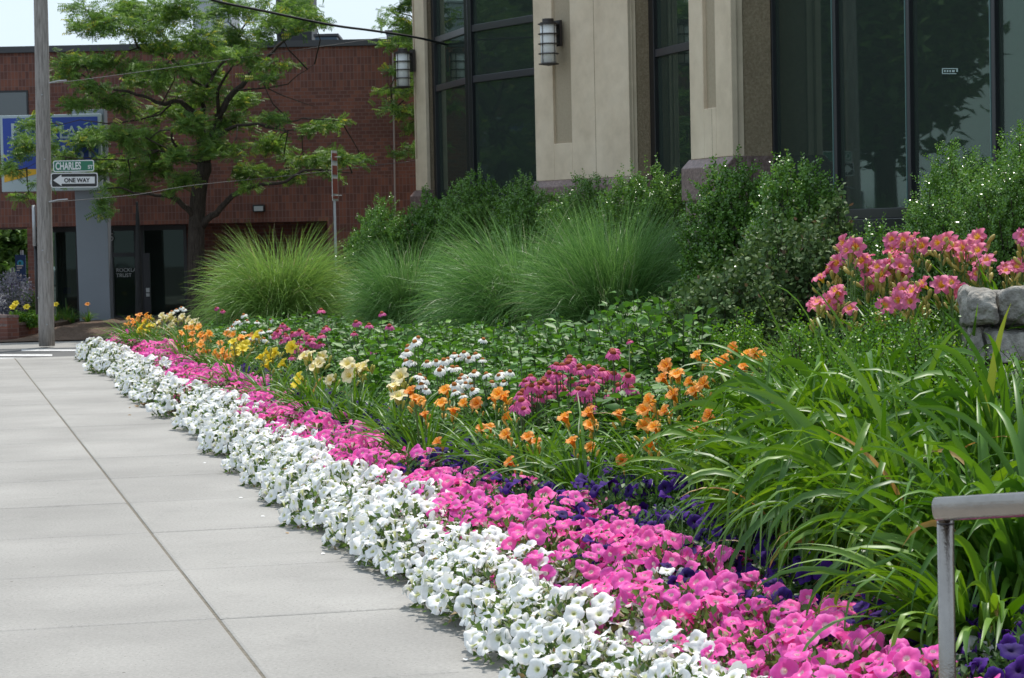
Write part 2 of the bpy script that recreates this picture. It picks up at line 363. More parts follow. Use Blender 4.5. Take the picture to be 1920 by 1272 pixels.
M['s_cyan'] = plain('sign_cyan', (.05, .40, .65, 1), .45)
M['s_red'] = plain('sign_red', (.28, .07, .05, 1), .5)
M['s_navy'] = plain('banner_blue', (.015, .05, .16, 1), .6)
M['s_purple'] = plain('sign_purple', (.16, .08, .22, 1), .5)
M['tyre'] = plain('tyre', (.015, .015, .015, 1), .8)
M['carpaint'] = plain('silver_paint', (.55, .57, .6, 1), .2, .3)
M['carglass'] = plain('car_glass', (.02, .025, .03, 1), .05)
M['cable'] = plain('cable', (.012, .012, .013, 1), .6)
M['wire'] = plain('wire', (.10, .10, .105, 1), .6)
M['grasspale'] = leafmat('ornamental_grass', (.10, .20, .045, 1), (.28, .45, .12, 1), (.40, .36, .20, 1), .4, .35, .4, .95)
M['grass'] = leafmat('grass_blue_green', (.06, .16, .04, 1), (.20, .38, .12, 1), (.34, .38, .24, 1), .4, .35, .4, .95)
M['box'] = leafmat('box_leaf', (.055, .14, .022, 1), (.16, .33, .055, 1), None, .27, .22, .6, .9, (.22, .33, .09, 1))
M['boxpale'] = leafmat('box_leaf_light', (.045, .13, .012, 1), (.14, .32, .035, 1), None, .42, .3, .4, .88, (.27, .44, .06, 1))  # light green leaves of the low box shrubs and small planter plants
M['vib'] = leafmat('viburnum_leaf', (.045, .09, .025, 1), (.12, .20, .065, 1), (.15, .10, .06, 1), .6, .2, .35, .95, (.20, .25, .07, 1))
M['cone_leaf'] = leafmat('coneflower_leaf', (.035, .105, .016, 1), (.10, .25, .035, 1), None, .5, .3, .5, .93, (.16, .34, .05, 1), .22)
M['pet_leaf'] = leafmat('petunia_leaf', (.05, .10, .022, 1), (.15, .24, .06, 1), (.30, .22, .10, 1), .5, .3, .4, .95)
M['pet_leaf_dk'] = leafmat('petunia_leaf_dark', (.03, .08, .02, 1), (.09, .19, .05, 1), None, .5, .3, .4)
M['lily_leaf'] = leafmat('daylily_leaf', (.038, .12, .012, 1), (.12, .26, .032, 1), (.42, .27, .09, 1), .43, .32, .5, .985)
M['lily_leaf_pale'] = leafmat('daylily_leaf_pale', (.055, .15, .014, 1), (.17, .32, .035, 1), (.42, .27, .09, 1), .43, .32, .5, .985)
M['locust'] = leafmat('locust_leaf', (.05, .12, .024, 1), (.17, .30, .06, 1), (.34, .36, .06, 1), .5, .42, .35, .96)
M['fartree'] = leafmat('far_leaf', (.04, .10, .02, 1), (.14, .25, .06, 1), None, .6, .3, .3)
M['lavender'] = leafmat('lavender', (.09, .09, .10, 1), (.20, .19, .26, 1), None, .6, .2, .3)
M['stem'] = plain('green_stem', (.09, .17, .035, 1), .5)
M['stem_dk'] = plain('dark_stem', (.06, .09, .03, 1), .5)
M['twig'] = plain('twig', (.05, .037, .022, 1), .8)
M['bud'] = plain('yellow_green_bud', (.42, .40, .07, 1), .5, 0, .15, 40)
M['bud_orange'] = plain('orange_bud', (.60, .36, .05, 1), .5, 0, .15, 40)
M['bud_pink'] = plain('pinkish_bud', (.42, .34, .08, 1), .5, 0, .25, 30)
M['p_white'] = petalmat('white_petal', [(0, (.45, .48, .06, 1)), (.2, (.80, .82, .52, 1)), (.33, (.86, .86, .84, 1)), (1, (.88, .88, .88, 1))], .04, .25)
M['p_pink'] = petalmat('pink_petal', [(0, (.75, .70, .35, 1)), (.18, (.90, .66, .72, 1)), (.30, (.90, .10, .44, 1)), (.8, (.92, .11, .50, 1)), (1, (.93, .19, .60, 1))], .13, .34, hue=.012)
M['p_purple'] = petalmat('purple_petal', [(0, (.01, .003, .03, 1)), (.3, (.022, .002, .09, 1)), (1, (.045, .003, .19, 1))], .3, .12, .8, hue=.01)
M['p_orange'] = petalmat('orange_petal', [(0, (.75, .45, .04, 1)), (.4, (.96, .38, .04, 1)), (1, (.97, .47, .13, 1))], .12, .35, hue=.01)
M['p_yellow'] = petalmat('yellow_petal', [(0, (.5, .5, .04, 1)), (.4, (.86, .66, .03, 1)), (1, (.90, .74, .07, 1))], .1, .35)
M['p_cream'] = petalmat('cream_petal', [(0, (.75, .66, .12, 1)), (.4, (.86, .74, .34, 1)), (1, (.88, .78, .52, 1))], .08, .3)
M['p_rose'] = petalmat('rose_petal', [(0, (.75, .62, .05, 1)), (.36, (.88, .48, .08, 1)), (.52, (.72, .16, .25, 1)), (1, (.70, .17, .34, 1))], .14, .3, hue=.01)
M['p_cone'] = petalmat('magenta_petal', [(0, (.60, .07, .22, 1)), (1, (.74, .14, .40, 1))], .2, .3, hue=.012)
M['p_cwhite'] = petalmat('white_ray_petal', [(0, (.75, .80, .45, 1)), (.3, (.84, .84, .80, 1)), (1, (.86, .86, .84, 1))], .05, .25)
M['cone_or'] = plain('orange_cone', (.55, .17, .02, 1), .7, 0, .4, 300, .8, 400)
M['cone_red'] = plain('rust_cone', (.42, .07, .02, 1), .7, 0, .4, 300, .8, 400)
M['dryleaf'] = plain('dry_leaf', (.28, .19, .10, 1), .8, 0, .3, 60)

def brickmat(name, w, h, offset, c1, c2, mort, msize=.006, axes='XZ'):
    m, nt, p = newmat(name); p.inputs['Roughness'].default_value = .85
    tc = N(nt, 'ShaderNodeTexCoord'); sx = N(nt, 'ShaderNodeSeparateXYZ'); cx = N(nt, 'ShaderNodeCombineXYZ')
    nt.links.new(tc.outputs['Object'], sx.inputs[0])
    nt.links.new(sx.outputs['X' if axes[0] == 'X' else 'Y'], cx.inputs[0]); nt.links.new(sx.outputs['Z'], cx.inputs[1])
    b = N(nt, 'ShaderNodeTexBrick', offset=offset); b.inputs['Scale'].default_value = 1
    b.inputs['Brick Width'].default_value = w; b.inputs['Row Height'].default_value = h; b.inputs['Mortar Size'].default_value = msize
    b.inputs['Color1'].default_value = c1; b.inputs['Color2'].default_value = c2; b.inputs['Mortar'].default_value = mort
    b.inputs['Bias'].default_value = -.25
    nt.links.new(cx.outputs[0], b.inputs['Vector'])
    nz = N(nt, 'ShaderNodeTexNoise'); nz.inputs['Scale'].default_value = 1.3; nz.inputs['Detail'].default_value = 6
    nt.links.new(tc.outputs['Object'], nz.inputs['Vector'])
    mr = N(nt, 'ShaderNodeMapRange'); mr.inputs['From Min'].default_value = .3; mr.inputs['From Max'].default_value = .7; mr.inputs['To Min'].default_value = .82; mr.inputs['To Max'].default_value = 1.18
    nt.links.new(nz.outputs[0], mr.inputs[0])
    v = N(nt, 'ShaderNodeVectorMath', operation='SCALE'); nt.links.new(b.outputs['Color'], v.inputs[0]); nt.links.new(mr.outputs[0], v.inputs['Scale'])
    nt.links.new(v.outputs[0], p.inputs['Base Color'])
    return m
BC1, BC2, BM = (.125, .048, .036, 1), (.235, .085, .052, 1), (.17, .10, .085, 1)
M['brick_stack'] = brickmat('brick_soldier', .066, .14, 0, BC1, BC2, BM)
M['brick_run'] = brickmat('brick_running', .132, .068, .5, BC1, BC2, BM)
M['brick_side'] = brickmat('brick_side', .132, .068, .5, BC1, BC2, BM, axes='YZ')
# ================================================================= ground
def sheet(name, pts, z, mat):
    mb = MB(); mb.add([(p[0], p[1], z) for p in pts], [tuple(range(len(pts)))])
    o = mb.build(name, mat); return tag(o, kind='structure')
sheet('ground', [(-300, -60), (300, -60), (300, 400), (-300, 400)], -.14, M['asphalt'])
# sidewalk: real slabs with open joints over a dirt bed
SB = .010
def slabs(name, s0, s1, t_edges, s_off=1.463, sp=1.55, ztop=0):
    mb = MB()
    k0 = math.floor((s0 - s_off) / sp); k1 = math.ceil((s1 - s_off) / sp)
    rr = random.Random(3)
    for i in range(len(t_edges) - 1):
        for k in range(k0, k1):
            a = max(s0, s_off + k * sp); b = min(s1, s_off + (k + 1) * sp)
            if b - a < .05: continue
            ta, tb = t_edges[i], t_edges[i + 1]
            dz = rr.uniform(-.0015, .0015); g = .0065; gt = .008
            pr = [(a + g, ta + gt), (b - g, ta + gt), (b - g, tb - gt), (a + g, tb - gt)]
            pi = [(a + g + SB, ta + gt + SB), (b - g - SB, ta + gt + SB), (b - g - SB, tb - gt - SB), (a + g + SB, tb - gt - SB)]
            v = [(*st(*q), ztop - .09) for q in pr] + [(*st(*q), ztop - .004 + dz) for q in pr] + [(*st(*q), ztop + dz) for q in pi]
            mb.add(v, [(0, 1, 5, 4), (1, 2, 6, 5), (2, 3, 7, 6), (3, 0, 4, 7), (4, 5, 9, 8), (5, 6, 10, 9), (6, 7, 11, 10), (7, 4, 8, 11), (8, 9, 10, 11)])
    me = mb.mesh(name); at = me.attributes.new('rnd', 'FLOAT', 'POINT'); at.data.foreach_set('value', np.repeat(rng.random(len(mb.v) // 12), 12).astype(np.float32))
    return tag(obj(name, me, M['concrete']), kind='structure')
slabs('sidewalk', -9, 25.3, [-5.6, -4.06, -2.5, -.96, .03])
dj = MB(); dj.add([(*st(-9, -5.7), -.007), (*st(-9, .2), -.007), (*st(25.4, .2), -.007), (*st(25.4, -5.7), -.007)], [(3, 2, 1, 0)])
tag(dj.build('joint_dirt', M['joint']), kind='structure')
sheet('road', [(-60, 30.5), (60, 30.5), (60, 36.3), (-60, 36.3)], -.016, M['asphalt'])
def stripe(px0, px1, py0, py1):
    pts = []
    for px, py in ((px0, py1), (px1, py1), (px1, py0), (px0, py0)):
        a = P(px, py, 34); d = a - Vector((0, 0, 1.6)); k = (-.010 - 1.6) / d.z
        q = Vector((0, 0, 1.6)) + d * k; pts.append((q.x, q.y))
    return pts
mb = MB()
for q in ((-120, 66, 671, 676), (-200, 98, 664.5, 668), (40, 150, 655.5, 658.5)):
    mb.add([(x, y, -.010) for x, y in stripe(*q)], [(0, 1, 2, 3)])
tag(mb.build('crosswalk_marking', M['paint']), kind='structure')
mb = MB(); mb.box(-30, 8, 36.1, 39.6, -.13, .0)
tag(mb.build('far_sidewalk', M['concrete'], bevel=.015), kind='structure')
# planting bed
ss = np.concatenate([np.arange(-9, 16, .18), np.arange(16, 28.2, .25)]); tt = np.arange(0.0, 14, .2); tt = np.insert(tt, 1, .06)
S, T = np.meshgrid(ss, tt, indexing='ij')
X = O2[0] + D2[0] * S + N2[0] * T; Y = O2[1] + D2[1] * S + N2[1] * T
Z = gz(X, Y) + rng.normal(0, .008, X.shape) * (T > 0.05) + .0
Z[:, 0] = np.minimum(Z[:, 0], -.012)
V = np.stack([X, Y, Z], -1).reshape(-1, 3); a, b = S.shape
idx = np.arange(a * b).reshape(a, b)
F = np.stack([idx[:-1, :-1], idx[:-1, 1:], idx[1:, 1:], idx[1:, :-1]], -1).reshape(-1, 4)[:, ::-1]
tag(obj('bed_soil', bulk('bed_soil', V, F), M['mulch']), kind='structure')
# mulch bed before the bank
mb = MB(); nx, ny = 40, 14; x0, x1, y0, y1 = PX(35, 39), PX(235, 39), 38.1, 43.4
v = []; 
for j in range(ny + 1):
    for i in range(nx + 1):
        u = i / nx; q = j / ny; x = x0 - .3 + (x1 + 4 - x0) * u; y = y0 + (y1 - y0) * q + .35 * math.sin(u * 3)
        e = min(1, u * 6) * min(1, q * 3.2); z = .02 + .17 * (e * e * (3 - 2 * e)) + random.gauss(0, .012) * (e > .1)
        v.append((x, y, z))
mb.add(v, [(j * (nx + 1) + i, j * (nx + 1) + i + 1, (j + 1) * (nx + 1) + i + 1, (j + 1) * (nx + 1) + i) for j in range(ny) for i in range(nx)])
tag(mb.build('mulch_ground', M['mulch_dry'], smooth=True), kind='structure')

# ================================================================= near stone building
bld = empty('stone_building', (1.6, 32, 0))
tag(bld, 'pale limestone building with granite base and tall dark windows behind the hedge', 'building')
def rel(parent, mb):   # shift mesh so that it is expressed in the parent's frame
    l = parent.location; mb.v = [(x - l.x, y - l.y, z - l.z) for x, y, z in mb.v]; return mb
def bpart(mb, name, mat, par=bld, **k):
    root = par
    while root.parent is not None: root = root.parent
    rel(root, mb); return mb.build(name, mat, par, **k)
ZT = 6.6; ZG = 2.36
def lerp(a, b, t): return (a[0] + (b[0] - a[0]) * t, a[1] + (b[1] - a[1]) * t)
def upx(u, a, b):
    """point of the plan line a-b seen at pixel offset u from the picture's centre"""
    k = u / FPX
    t = (k * a[1] - a[0]) / ((b[0] - a[0]) - k * (b[1] - a[1])); return lerp(a, b, t)
# plan points (X, Y); outward side is to the left / towards the camera
A0, A1, A2 = (.415, 35.95), (1.275, 34.72), (1.735, 34.03)
# ---- middle pier: the face in strips so that the tall panel is really recessed
def pier(face, panels, zbot, jamb, jn, steps=True, thick=.07, zp=2.9, name='pier'):
    """face: list of plan points, far to near; panels: list of (p, q) recessed spans on the first segment"""
    core = MB(); 
    for a, b in zip(face[:-1], face[1:]):
        cuts = sorted([q for q in panels if q[2] == (a, b)], key=lambda q: math.dist(a, q[0]))
        cur = a
        for p, q, _ in cuts:
            core.slab(p, cur, ZG, ZT, thick) if False else core.slab(cur, p, ZG, ZT, thick)
            core.slab(p, q, ZG, zp, thick)
            cur = q
        core.slab(cur, b, ZG, ZT, thick)
    o = bpart(core, name, M['limestone'], bevel=.008)
    for p, q, _ in panels:
        m2 = MB(); m2.slab(p, q, zp, ZT, .05, off=-.045); bpart(m2, 'recessed_panel', M['panelstone'], o)
    # granite base: projecting block with a sloped top, lower plinth under it
    for k, (a, b) in enumerate(zip(face[:-1], face[1:])):
        d = Vector((b[0] - a[0], b[1] - a[1])).normalized(); n = Vector((d.y, -d.x))
        if k == 0: a = (a[0] - d.x * .05, a[1] - d.y * .05)
        if k == len(face) - 2: b = (b[0] + d.x * .05, b[1] + d.y * .05)
        g = MB(); prof = [(0.0, ZG), (.10, ZG - .10), (.10, ZG - .46), (-.2, ZG - .46), (-.2, ZG)]
        v = [(a[0] + n.x * o_, a[1] + n.y * o_, z) for o_, z in prof] + [(b[0] + n.x * o_, b[1] + n.y * o_, z) for o_, z in prof]
        g.add(v, [(0, 1, 2, 3, 4), (9, 8, 7, 6, 5)] + [(i, 5 + i, 5 + (i + 1) % 5, (i + 1) % 5) for i in range(5)])
        bpart(g, 'granite_base', M['granite'], o, bevel=.01)
        g = MB(); g.slab(a, b, -.1, ZG - .462, .3, off=.05); bpart(g, 'plinth', M['granite'], o)
    # stepped corner and the rough return of the window recess
    a = Vector(face[-1]); q = Vector(jamb); jd = (q - a); L = jd.length; jd.normalize(); nn = Vector((jd.y, -jd.x))
    s1, s2 = .065 * L / .4, .125 * L / .4
    mbs = MB(); mbs.slab(tuple(a + nn * -.02 + jd * .001), tuple(a + jd * s1 + nn * -.02), ZG - .0, ZT, .2); bpart(mbs, 'moulding', M['limestone'], o)
    mbs = MB(); mbs.slab(tuple(a + jd * s1 - nn * .045), tuple(a + jd * s2 - nn * .045), ZG, ZT, .2); bpart(mbs, 'moulding', M['limestone'], o)
    mbs = MB(); mbs.slab(tuple(a + jd * s2 - nn * .06), tuple(q - nn * .06), ZG, ZT, .3); bpart(mbs, 'rough_return', M['roughstone'], o)
    mbs = MB(); mbs.slab(tuple(a + jd * .02), tuple(q), -.1, ZG - .002, .3, off=-.01); bpart(mbs, 'granite_return', M['granite'], o)
    return o
pn0, pn1 = upx(86, A0, A1), upx(120, A0, A1)
def vjoint(p, z0, z1):
    m = MB(); q = (p[0] - .0025, p[1] + .004); m.slab(p, (p[0] + .004, p[1] - .0058), z0, z1, .01, off=.0015); return m
JA = (2.12, 34.10)
pier([A0, A1, A2], [(pn0, pn1, (A0, A1))], 0, JA, None)
bpart(vjoint(A1, ZG + .01, ZT - .01), 'mortar_joint', M['roughstone'])
B0, B1 = (2.02, 26.45), (2.385, 25.4)
JB = (2.84, 25.52)
bq0, bq1 = upx(367, B0, B1), upx(390, B0, B1)
pier([B0, B1], [(bq0, bq1, (B0, B1))], 0, JB, None)
bpart(vjoint(upx(382, B0, B1), ZG + .01, 2.89), 'mortar_joint', M['roughstone'])
C0, C1 = (-1.615, 41.55), (-1.405, 41.2)
JC = (-1.165, 41.28)
cq0, cq1 = upx(-173, C0, C1), upx(-170, C0, C1)
pier([C0, C1], [(cq0, cq1, (C0, C1))], 0, JC, None)
# plain walls that close the plan
bk = MB()
for a_, b_ in (((2.98, 31.15), (2.25, 27.0)), ((.6, 43.3), (-1.58, 41.65)), ((8.5, 5.5), (7.9, 9.0))):
    bk = MB(); bk.slab(a_, b_, -.1, ZT, .3); bpart(bk, 'side_wall', M['limestone'])
rf = MB(); rf.prism([(-1.6, 41.7), (-1.1, 40.8), (-.5, 38.9), (.4, 36.2), (1.2, 34.95), (1.75, 34.3), (2.2, 33.9), (2.5, 33), (2.98, 31.1), (2.3, 26.5), (2.5, 25.6), (2.95, 25.6), (8.6, 5.5), (16, 5.5), (16, 43.5), (.6, 43.5)], ZT, ZT + .7)
bpart(rf, 'roof', M['limestone'])
intr = MB()
intr.prism([(.9, 42.5), (3.2, 37.2), (5.5, 30), (6.8, 24), (12, 6), (12.2, 6), (7.05, 24), (5.75, 30.1), (3.45, 37.3), (1.1, 42.6)], -.1, ZT)
intr.prism([(-1.0, 41.0), (.3, 37.2), (2.3, 33.7), (3.2, 30), (3.2, 25.6), (8, 8), (12, 8), (6, 30), (1, 42)], 1.2, 1.35)
bpart(intr, 'interior_wall', M['interior'])
# ---- windows
def window(a, b, edges, zs, z0, z1, depth=.13, edge_first=.14, name='window', glass='glass'):
    """frame with mullions at the given fractions; transoms at heights zs; one pane per bay"""
    d = Vector((b[0] - a[0], b[1] - a[1])); L = d.length; d.normalize(); n = Vector((d.y, -d.x))
    f = MB(); A = Vector(a)
    w0 = .035
    for k, t in enumerate(edges):
        hw = edge_first / 2 if k in (0,) else w0
        c = A + d * (L * t)
        f.slab(tuple(c - d * hw), tuple(c + d * hw), z0 + .1, z1, .24, off=depth - .03)
    f.slab(a, b, z0, z0 + .098, .2, off=depth - .032)
    f.slab(a, b, z0 - .13, z0 - .002, .2, off=depth + .06)
    fr = bpart(f, name, M['frame'], bevel=.006)
    if zs:
        f = MB()
        for z in zs:
            for e0, e1 in zip(edges[:-1], edges[1:]):
                f.slab(tuple(A + d * (L * e0 + .036)), tuple(A + d * (L * e1 - .036)), z - .055, z + .055, .16, off=depth - .05)
        bpart(f, 'transom', M['frame_edge'], fr, bevel=.006)
    for k, (e0, e1) in enumerate(zip(edges[:-1], edges[1:])):
        zz = [z0 + .1] + list(zs) + [z1]
        for q0, q1 in zip(zz[:-1], zz[1:]):
            g = MB(); g.slab(tuple(A + d * (L * e0)), tuple(A + d * (L * e1)), q0, q1 - .002, .008, off=.01)
            bpart(g, 'pane', M[glass], fr)
    # slim bright edge trims outside every mullion
    e = MB()
    for t in edges[1:]:
        c = A + d * (L * t - w0 - .010); e.slab(tuple(c - d * .006), tuple(c + d * .006), z0 + .1, z1, .02, off=.06)
    bpart(e, 'edge_trim', M['glass_ed'], fr)
    return fr
W0 = (2.87, 25.62); dW = Vector((.461, -1.64)); 
W1 = (W0[0] + dW.x * 8, W0[1] + dW.y * 8)
window(W0, W1, [i / 8 for i in range(9)], [], 1.66, ZT, .085)
wb = MB(); wb.slab(W0, W1, -.1, 1.525, .3, off=.06); bpart(wb, 'sill_wall', M['frame_edge'])
V0, V1, V2 = (-1.19, 41.15), (-.56, 38.95), (.60, 37.0)
window(V0, V1, [0, 1], [4.09, 4.91], 1.66, ZT, .1, .16)
window(V1, V2, [0, 1], [4.09, 4.91], 1.66, ZT, .1, .22)
window((2.13, 34.05), (2.98, 31.2), [0, 1], [4.09, 5.6], 1.66, ZT, .1, .2)
for a_, b_ in ((V0, V1), (V1, V2), ((2.13, 34.05), (2.98, 31.2))):
    wb = MB(); wb.slab(a_, b_, -.1, 1.52, .3); bpart(wb, 'sill_wall', M['granite'])
# things seen through the glass
ip = MB(); q = P(1871, 190, 23.5); ip.box(q.x - .03, q.x + .10, 23.5, 23.6, 1.35, 3.35); q = P(1700, 200, 26)
bpart(ip, 'partition', M['interior_lt'])
ip = MB(); q = P(968, 200, 39.2)
ip.box(q.x - .09, q.x + .09, 39.2, 39.35, 1.35, 3.9); q2 = P(1000, 170, 39.6); ip.box(q2.x - .5, q2.x + .6, 39.4, 39.5, 3.84, 3.96)
bpart(ip, 'interior_frame', M['interior_lt'])
# small decal on the right window (pale outline with unreadable marks)
n_ = Vector((dW.y, -dW.x)).normalized()
def onwin(px, py, off=.03):
    a = upx(px - 960, W0, W1); return Vector((a[0] + n_.x * off, a[1] + n_.y * off, P(px, py, a[1]).z))
dc = MB()
for x0, x1, y0, y1 in ((1779, 1809, 128, 129.6), (1779, 1806, 137.5, 139), (1779, 1781, 129, 138), (1806, 1809, 129, 135), (1783, 1786, 131.5, 135.5), (1788, 1791, 131.5, 135.5), (1793, 1796, 131.5, 135.5), (1798, 1803, 131.5, 135.5)):
    a, b = onwin(x0, y0), onwin(x1, y0); c, d_ = onwin(x1, y1), onwin(x0, y1); dc.add([a, b, c, d_], [(0, 1, 2, 3)])
tag(dc.build('window_decal', M['interior_lt']), 'small pale green decal stuck on the dark window at the far right', 'decal')
# ---- wall lamps
def lamp(base, n, z, label):
    c = Vector((base[0], base[1])) + Vector(n) * .205
    r = empty('wall_lamp', (c.x, c.y, z)); tag(r, label, 'lamp', 'cylinder lamps on the stone building')
    b = MB(); b.lathe([(.105, -.30), (.118, -.295), (.118, .265), (.105, .27)], 24); b.build('lamp_shade', M['lampglass'], r, True)
    b = MB()
    for zz in (-.315, -.165, -.02, .125, .27): b.lathe([(.118, zz - .008), (.15, zz - .008), (.15, zz + .008), (.118, zz + .008)], 24)
    for k in range(4):
        a = math.pi / 4 + k * math.pi / 2; b.tube([(.128 * math.cos(a), .128 * math.sin(a), -.31), (.128 * math.cos(a), .128 * math.sin(a), .27)], .006, 6)
    b.build('cage', M['bronze'], r)
    b = MB(); b.lathe([(.0, .272), (.12, .272), (.12, .295), (.085, .30), (.085, .345), (.08, .35), (.0, .352)], 24); b.build('cap', M['bronze'], r); b = MB(); b.lathe([(0, -.345), (.03, -.34), (.11, -.328), (.11, -.318), (0, -.317)], 24); b.build('bottom_cap', M['bronze'], r)
    b = MB(); a = math.atan2(n[1], n[0]); Mx = Matrix.Rotation(a, 4, 'Z')
    b.box(-.2, -.16, -.08, .08, -.05, .33, Mx); b.box(-.165, -.10, -.03, .03, .22, .28, Mx); b.build('bracket', M['bronze'], r)
lb = upx(100, A0, A1); lamp(lb, (-.80, -.60), P(1041, 79, 35.2).z, 'white glass wall lamp with dark rings on the wide middle stone pier')
lamp((-1.60, 41.50), (-.90, -.44), P(766, 129, 41.4).z, 'white glass wall lamp at the far left corner of the stone building')

# ================================================================= brick bank
YB = 44.3
bank = empty('brick_building', (-5, YB, 0)); tag(bank, 'low dark red brick bank building with overhanging upper storey and glass front', 'building')
def z_at(px, py, Y): return P(px, py, Y).z
zs_ = [z_at(400, y, YB) for y in (419, 336, 168, 92, 82)]
xl, xr = PX(-420, YB), PX(900, YB)
def bk_box(x0, x1, y0, y1, z0, z1, name, mat, par=bank, **k):
    m = MB(); m.box(x0, x1, y0, y1, z0, z1); return bpart(m, name, mat, par, **k)
xo = PX(617, YB)      # where the overhang stops
wl = bk_box(xl, xr, YB, YB + 6, zs_[0], zs_[1], 'wall', M['brick_stack'])
bk_box(xl, xr, YB, YB + 6, zs_[1] + .0, zs_[2], 'wall', M['brick_run'])
bk_box(xl, xr, YB, YB + 6, zs_[2] + .0, zs_[3], 'wall', M['brick_stack'])
bk_box(xl, xr, YB - .06, YB + 6.1, zs_[3] + .002, zs_[4] + .02, 'roof_edge', M['cornice'])
bk_box(xo, xr, YB, YB + 5.9, -.1, zs_[0] - .002, 'wall', M['brick_stack'])
YR = 45.9             # recessed ground floor
bk_box(PX(352, YR), xo - .01, YR, YR + .3, -.1, zs_[0] - .002, 'wall', M['brick_run'])
bk_box(PX(54, YB), PX(66, YB), YB + .01, YB + .4, -.1, zs_[0] - .002, 'brick_post', M['brick_run'])
bk_box(PX(66, YB) , PX(94, YR), YR - .1, YR + .2, -.1, zs_[0] - .002, 'wall', M['frame'])
xa, xb = PX(94, YR), PX(352, YR)
m = MB()
for px in (96, 148, 212, 258, 270, 350): m.box(PX(px, YR) - .03, PX(px, YR) + .03, YR - .05, YR + .08, .05, zs_[0] - .004)
m.box(xa, xb, YR - .04, YR + .07, .0, .16); m.box(xa, xb, YR - .04, YR + .07, zs_[0] - .10, zs_[0] - .006)
m.box(PX(212, YR), PX(258, YR), YR - .045, YR + .06, z_at(230, 478, YR) - .04, z_at(230, 478, YR) + .04)
ff = bpart(m, 'storefront', M['frame'])
for a_, b_ in ((96, 148), (148, 212), (212, 258), (270, 350)):
    g = MB(); g.box(PX(a_, YR), PX(b_, YR), YR, YR + .012, .1, zs_[0] - .05); bpart(g, 'pane', M['glass_far'], ff)
m = MB(); m.box(PX(272, YR), PX(284, YR), YR - .12, YR - .06, .2, 1.35); bpart(m, 'door_post', M['frame_edge'], ff)
m = MB(); m.box(PX(276, YR) , PX(282.5, YR), YR - .135, YR - .123, z_at(280, 548, YR), z_at(280, 540, YR)); m.box(PX(276, YR) , PX(282.5, YR), YR - .135, YR - .123, z_at(280, 556, YR), z_at(280, 550, YR)); bpart(m, 'notice', M['s_white'], ff)
ib = MB(); ib.box(xa - .5, xb + .2, YR + 3.5, YR + 3.7, -.1, 3); ib.box(xa - .5, xb + .2, YR + .1, YR + 3.5, -.1, -.02); ib.box(PX(118, YR) , PX(112, YR) + .05, YR + 2, YR + 2.2, 0, 2.6)
bpart(ib, 'interior_wall', M['interior'])
m = MB(); m.box(PX(98, YR) + .02, PX(111, YR), YR + .25, YR + .35, .1, 2.0); m.box(PX(98, YR) + .02, PX(111, YR), YR + .25, YR + .35, 2.02, 2.1); bpart(m, 'blind', plain('pale_blind', (.42, .47, .42, 1), .8), ff)
m = MB(); m.box(PX(114, YR), PX(128, YR), YR + .3, YR + .32, z_at(120, 548, YR), z_at(120, 500, YR)); bpart(m, 'poster', plain('pale_poster', (.20, .26, .28, 1), .7), ff)
m = MB(); m.box(PX(114, YR), PX(128, YR), YR + .28, YR + .299, z_at(120, 552, YR), z_at(120, 540, YR)); bpart(m, 'poster', M['s_blue'], ff)
# upper left window behind the bank sign
m = MB(); m.box(PX(2, YB), PX(64, YB), YB - .02, YB + .02, z_at(30, 290, YB), z_at(30, 170, YB)); wf = bpart(m, 'window', M['frame'])
m = MB(); m.box(PX(6, YB), PX(61, YB), YB - .03, YB - .022, z_at(30, 290, YB), z_at(30, 174, YB)); bpart(m, 'pane', plain('sky_pane', (.05, .065, .075, 1), .05, spec=1.), wf)
# security light
m = MB(); m.box(PX(479, YB), PX(502, YB), YB - .16, YB - .0, z_at(490, 398, YB), z_at(490, 384, YB)); 
sl_ = bpart(m, 'wall_light', M['black'], bevel=.02)
m = MB(); m.box(PX(482, YB), PX(499, YB), YB - .168, YB - .161, z_at(490, 396, YB), z_at(490, 387, YB)); bpart(m, 'lens', M['hvac'], sl_)
m = MB(); m.tube([(PX(737, YB, 100), YB - .05, z_at(737, 99, YB)), (PX(739, YB, 400), YB - .05, -.1)], .018, 8); bpart(m, 'conduit', M['conduit'])
# roof plant
def unit(px0, px1, py0, py1, Y, d, mat, label, slats=0):
    zb = z_at(500, 84, YB) - .1; zt = z_at(px0, py0, Y); x0, x1 = PX(px0, Y, 40), PX(px1, Y, 40)
    o = empty('roof_unit', ((x0 + x1) / 2, Y, zb)); tag(o, label, 'roof equipment')
    m = MB(); m.box((x0 - x1) / 2, (x1 - x0) / 2, 0, d, 0, zt - zb); m.build('casing', mat, o, bevel=.02)
    m = MB(); m.box((x0 - x1) / 2 - .03, (x1 - x0) / 2 + .03, -.03, d + .03, zt - zb + .002, zt - zb + .05); m.build('lid', M['cornice'] if slats else mat, o)
    m = MB()
    for k in range(1, (slats or 4)):
        z = (zt - zb) * k / (slats or 4); m.box((x0 - x1) / 2 + .02, (x1 - x0) / 2 - .02, -.012, -.001, z - .012, z + .012)
    m.build('panel_seam', M['cornice'], o)
unit(362, 433, 4, 70, 48, 1.6, M['hvac'], 'tall pale grey roof unit above the tree crown')
unit(518, 584, -40, 78, 49, 1.5, M['hvac_dark'], 'tall black rooftop screen box above the brick wall')
unit(590, 631, 69, 84, 47, 1.2, M['hvac_blue'], 'low dark blue louvred roof unit on the brick bank', 6)
unit(724, 800, 62, 84, 47, 1.2, plain('grey_unit', (.13, .14, .155, 1), .6), 'dark grey roof unit beside the second tree', 3)
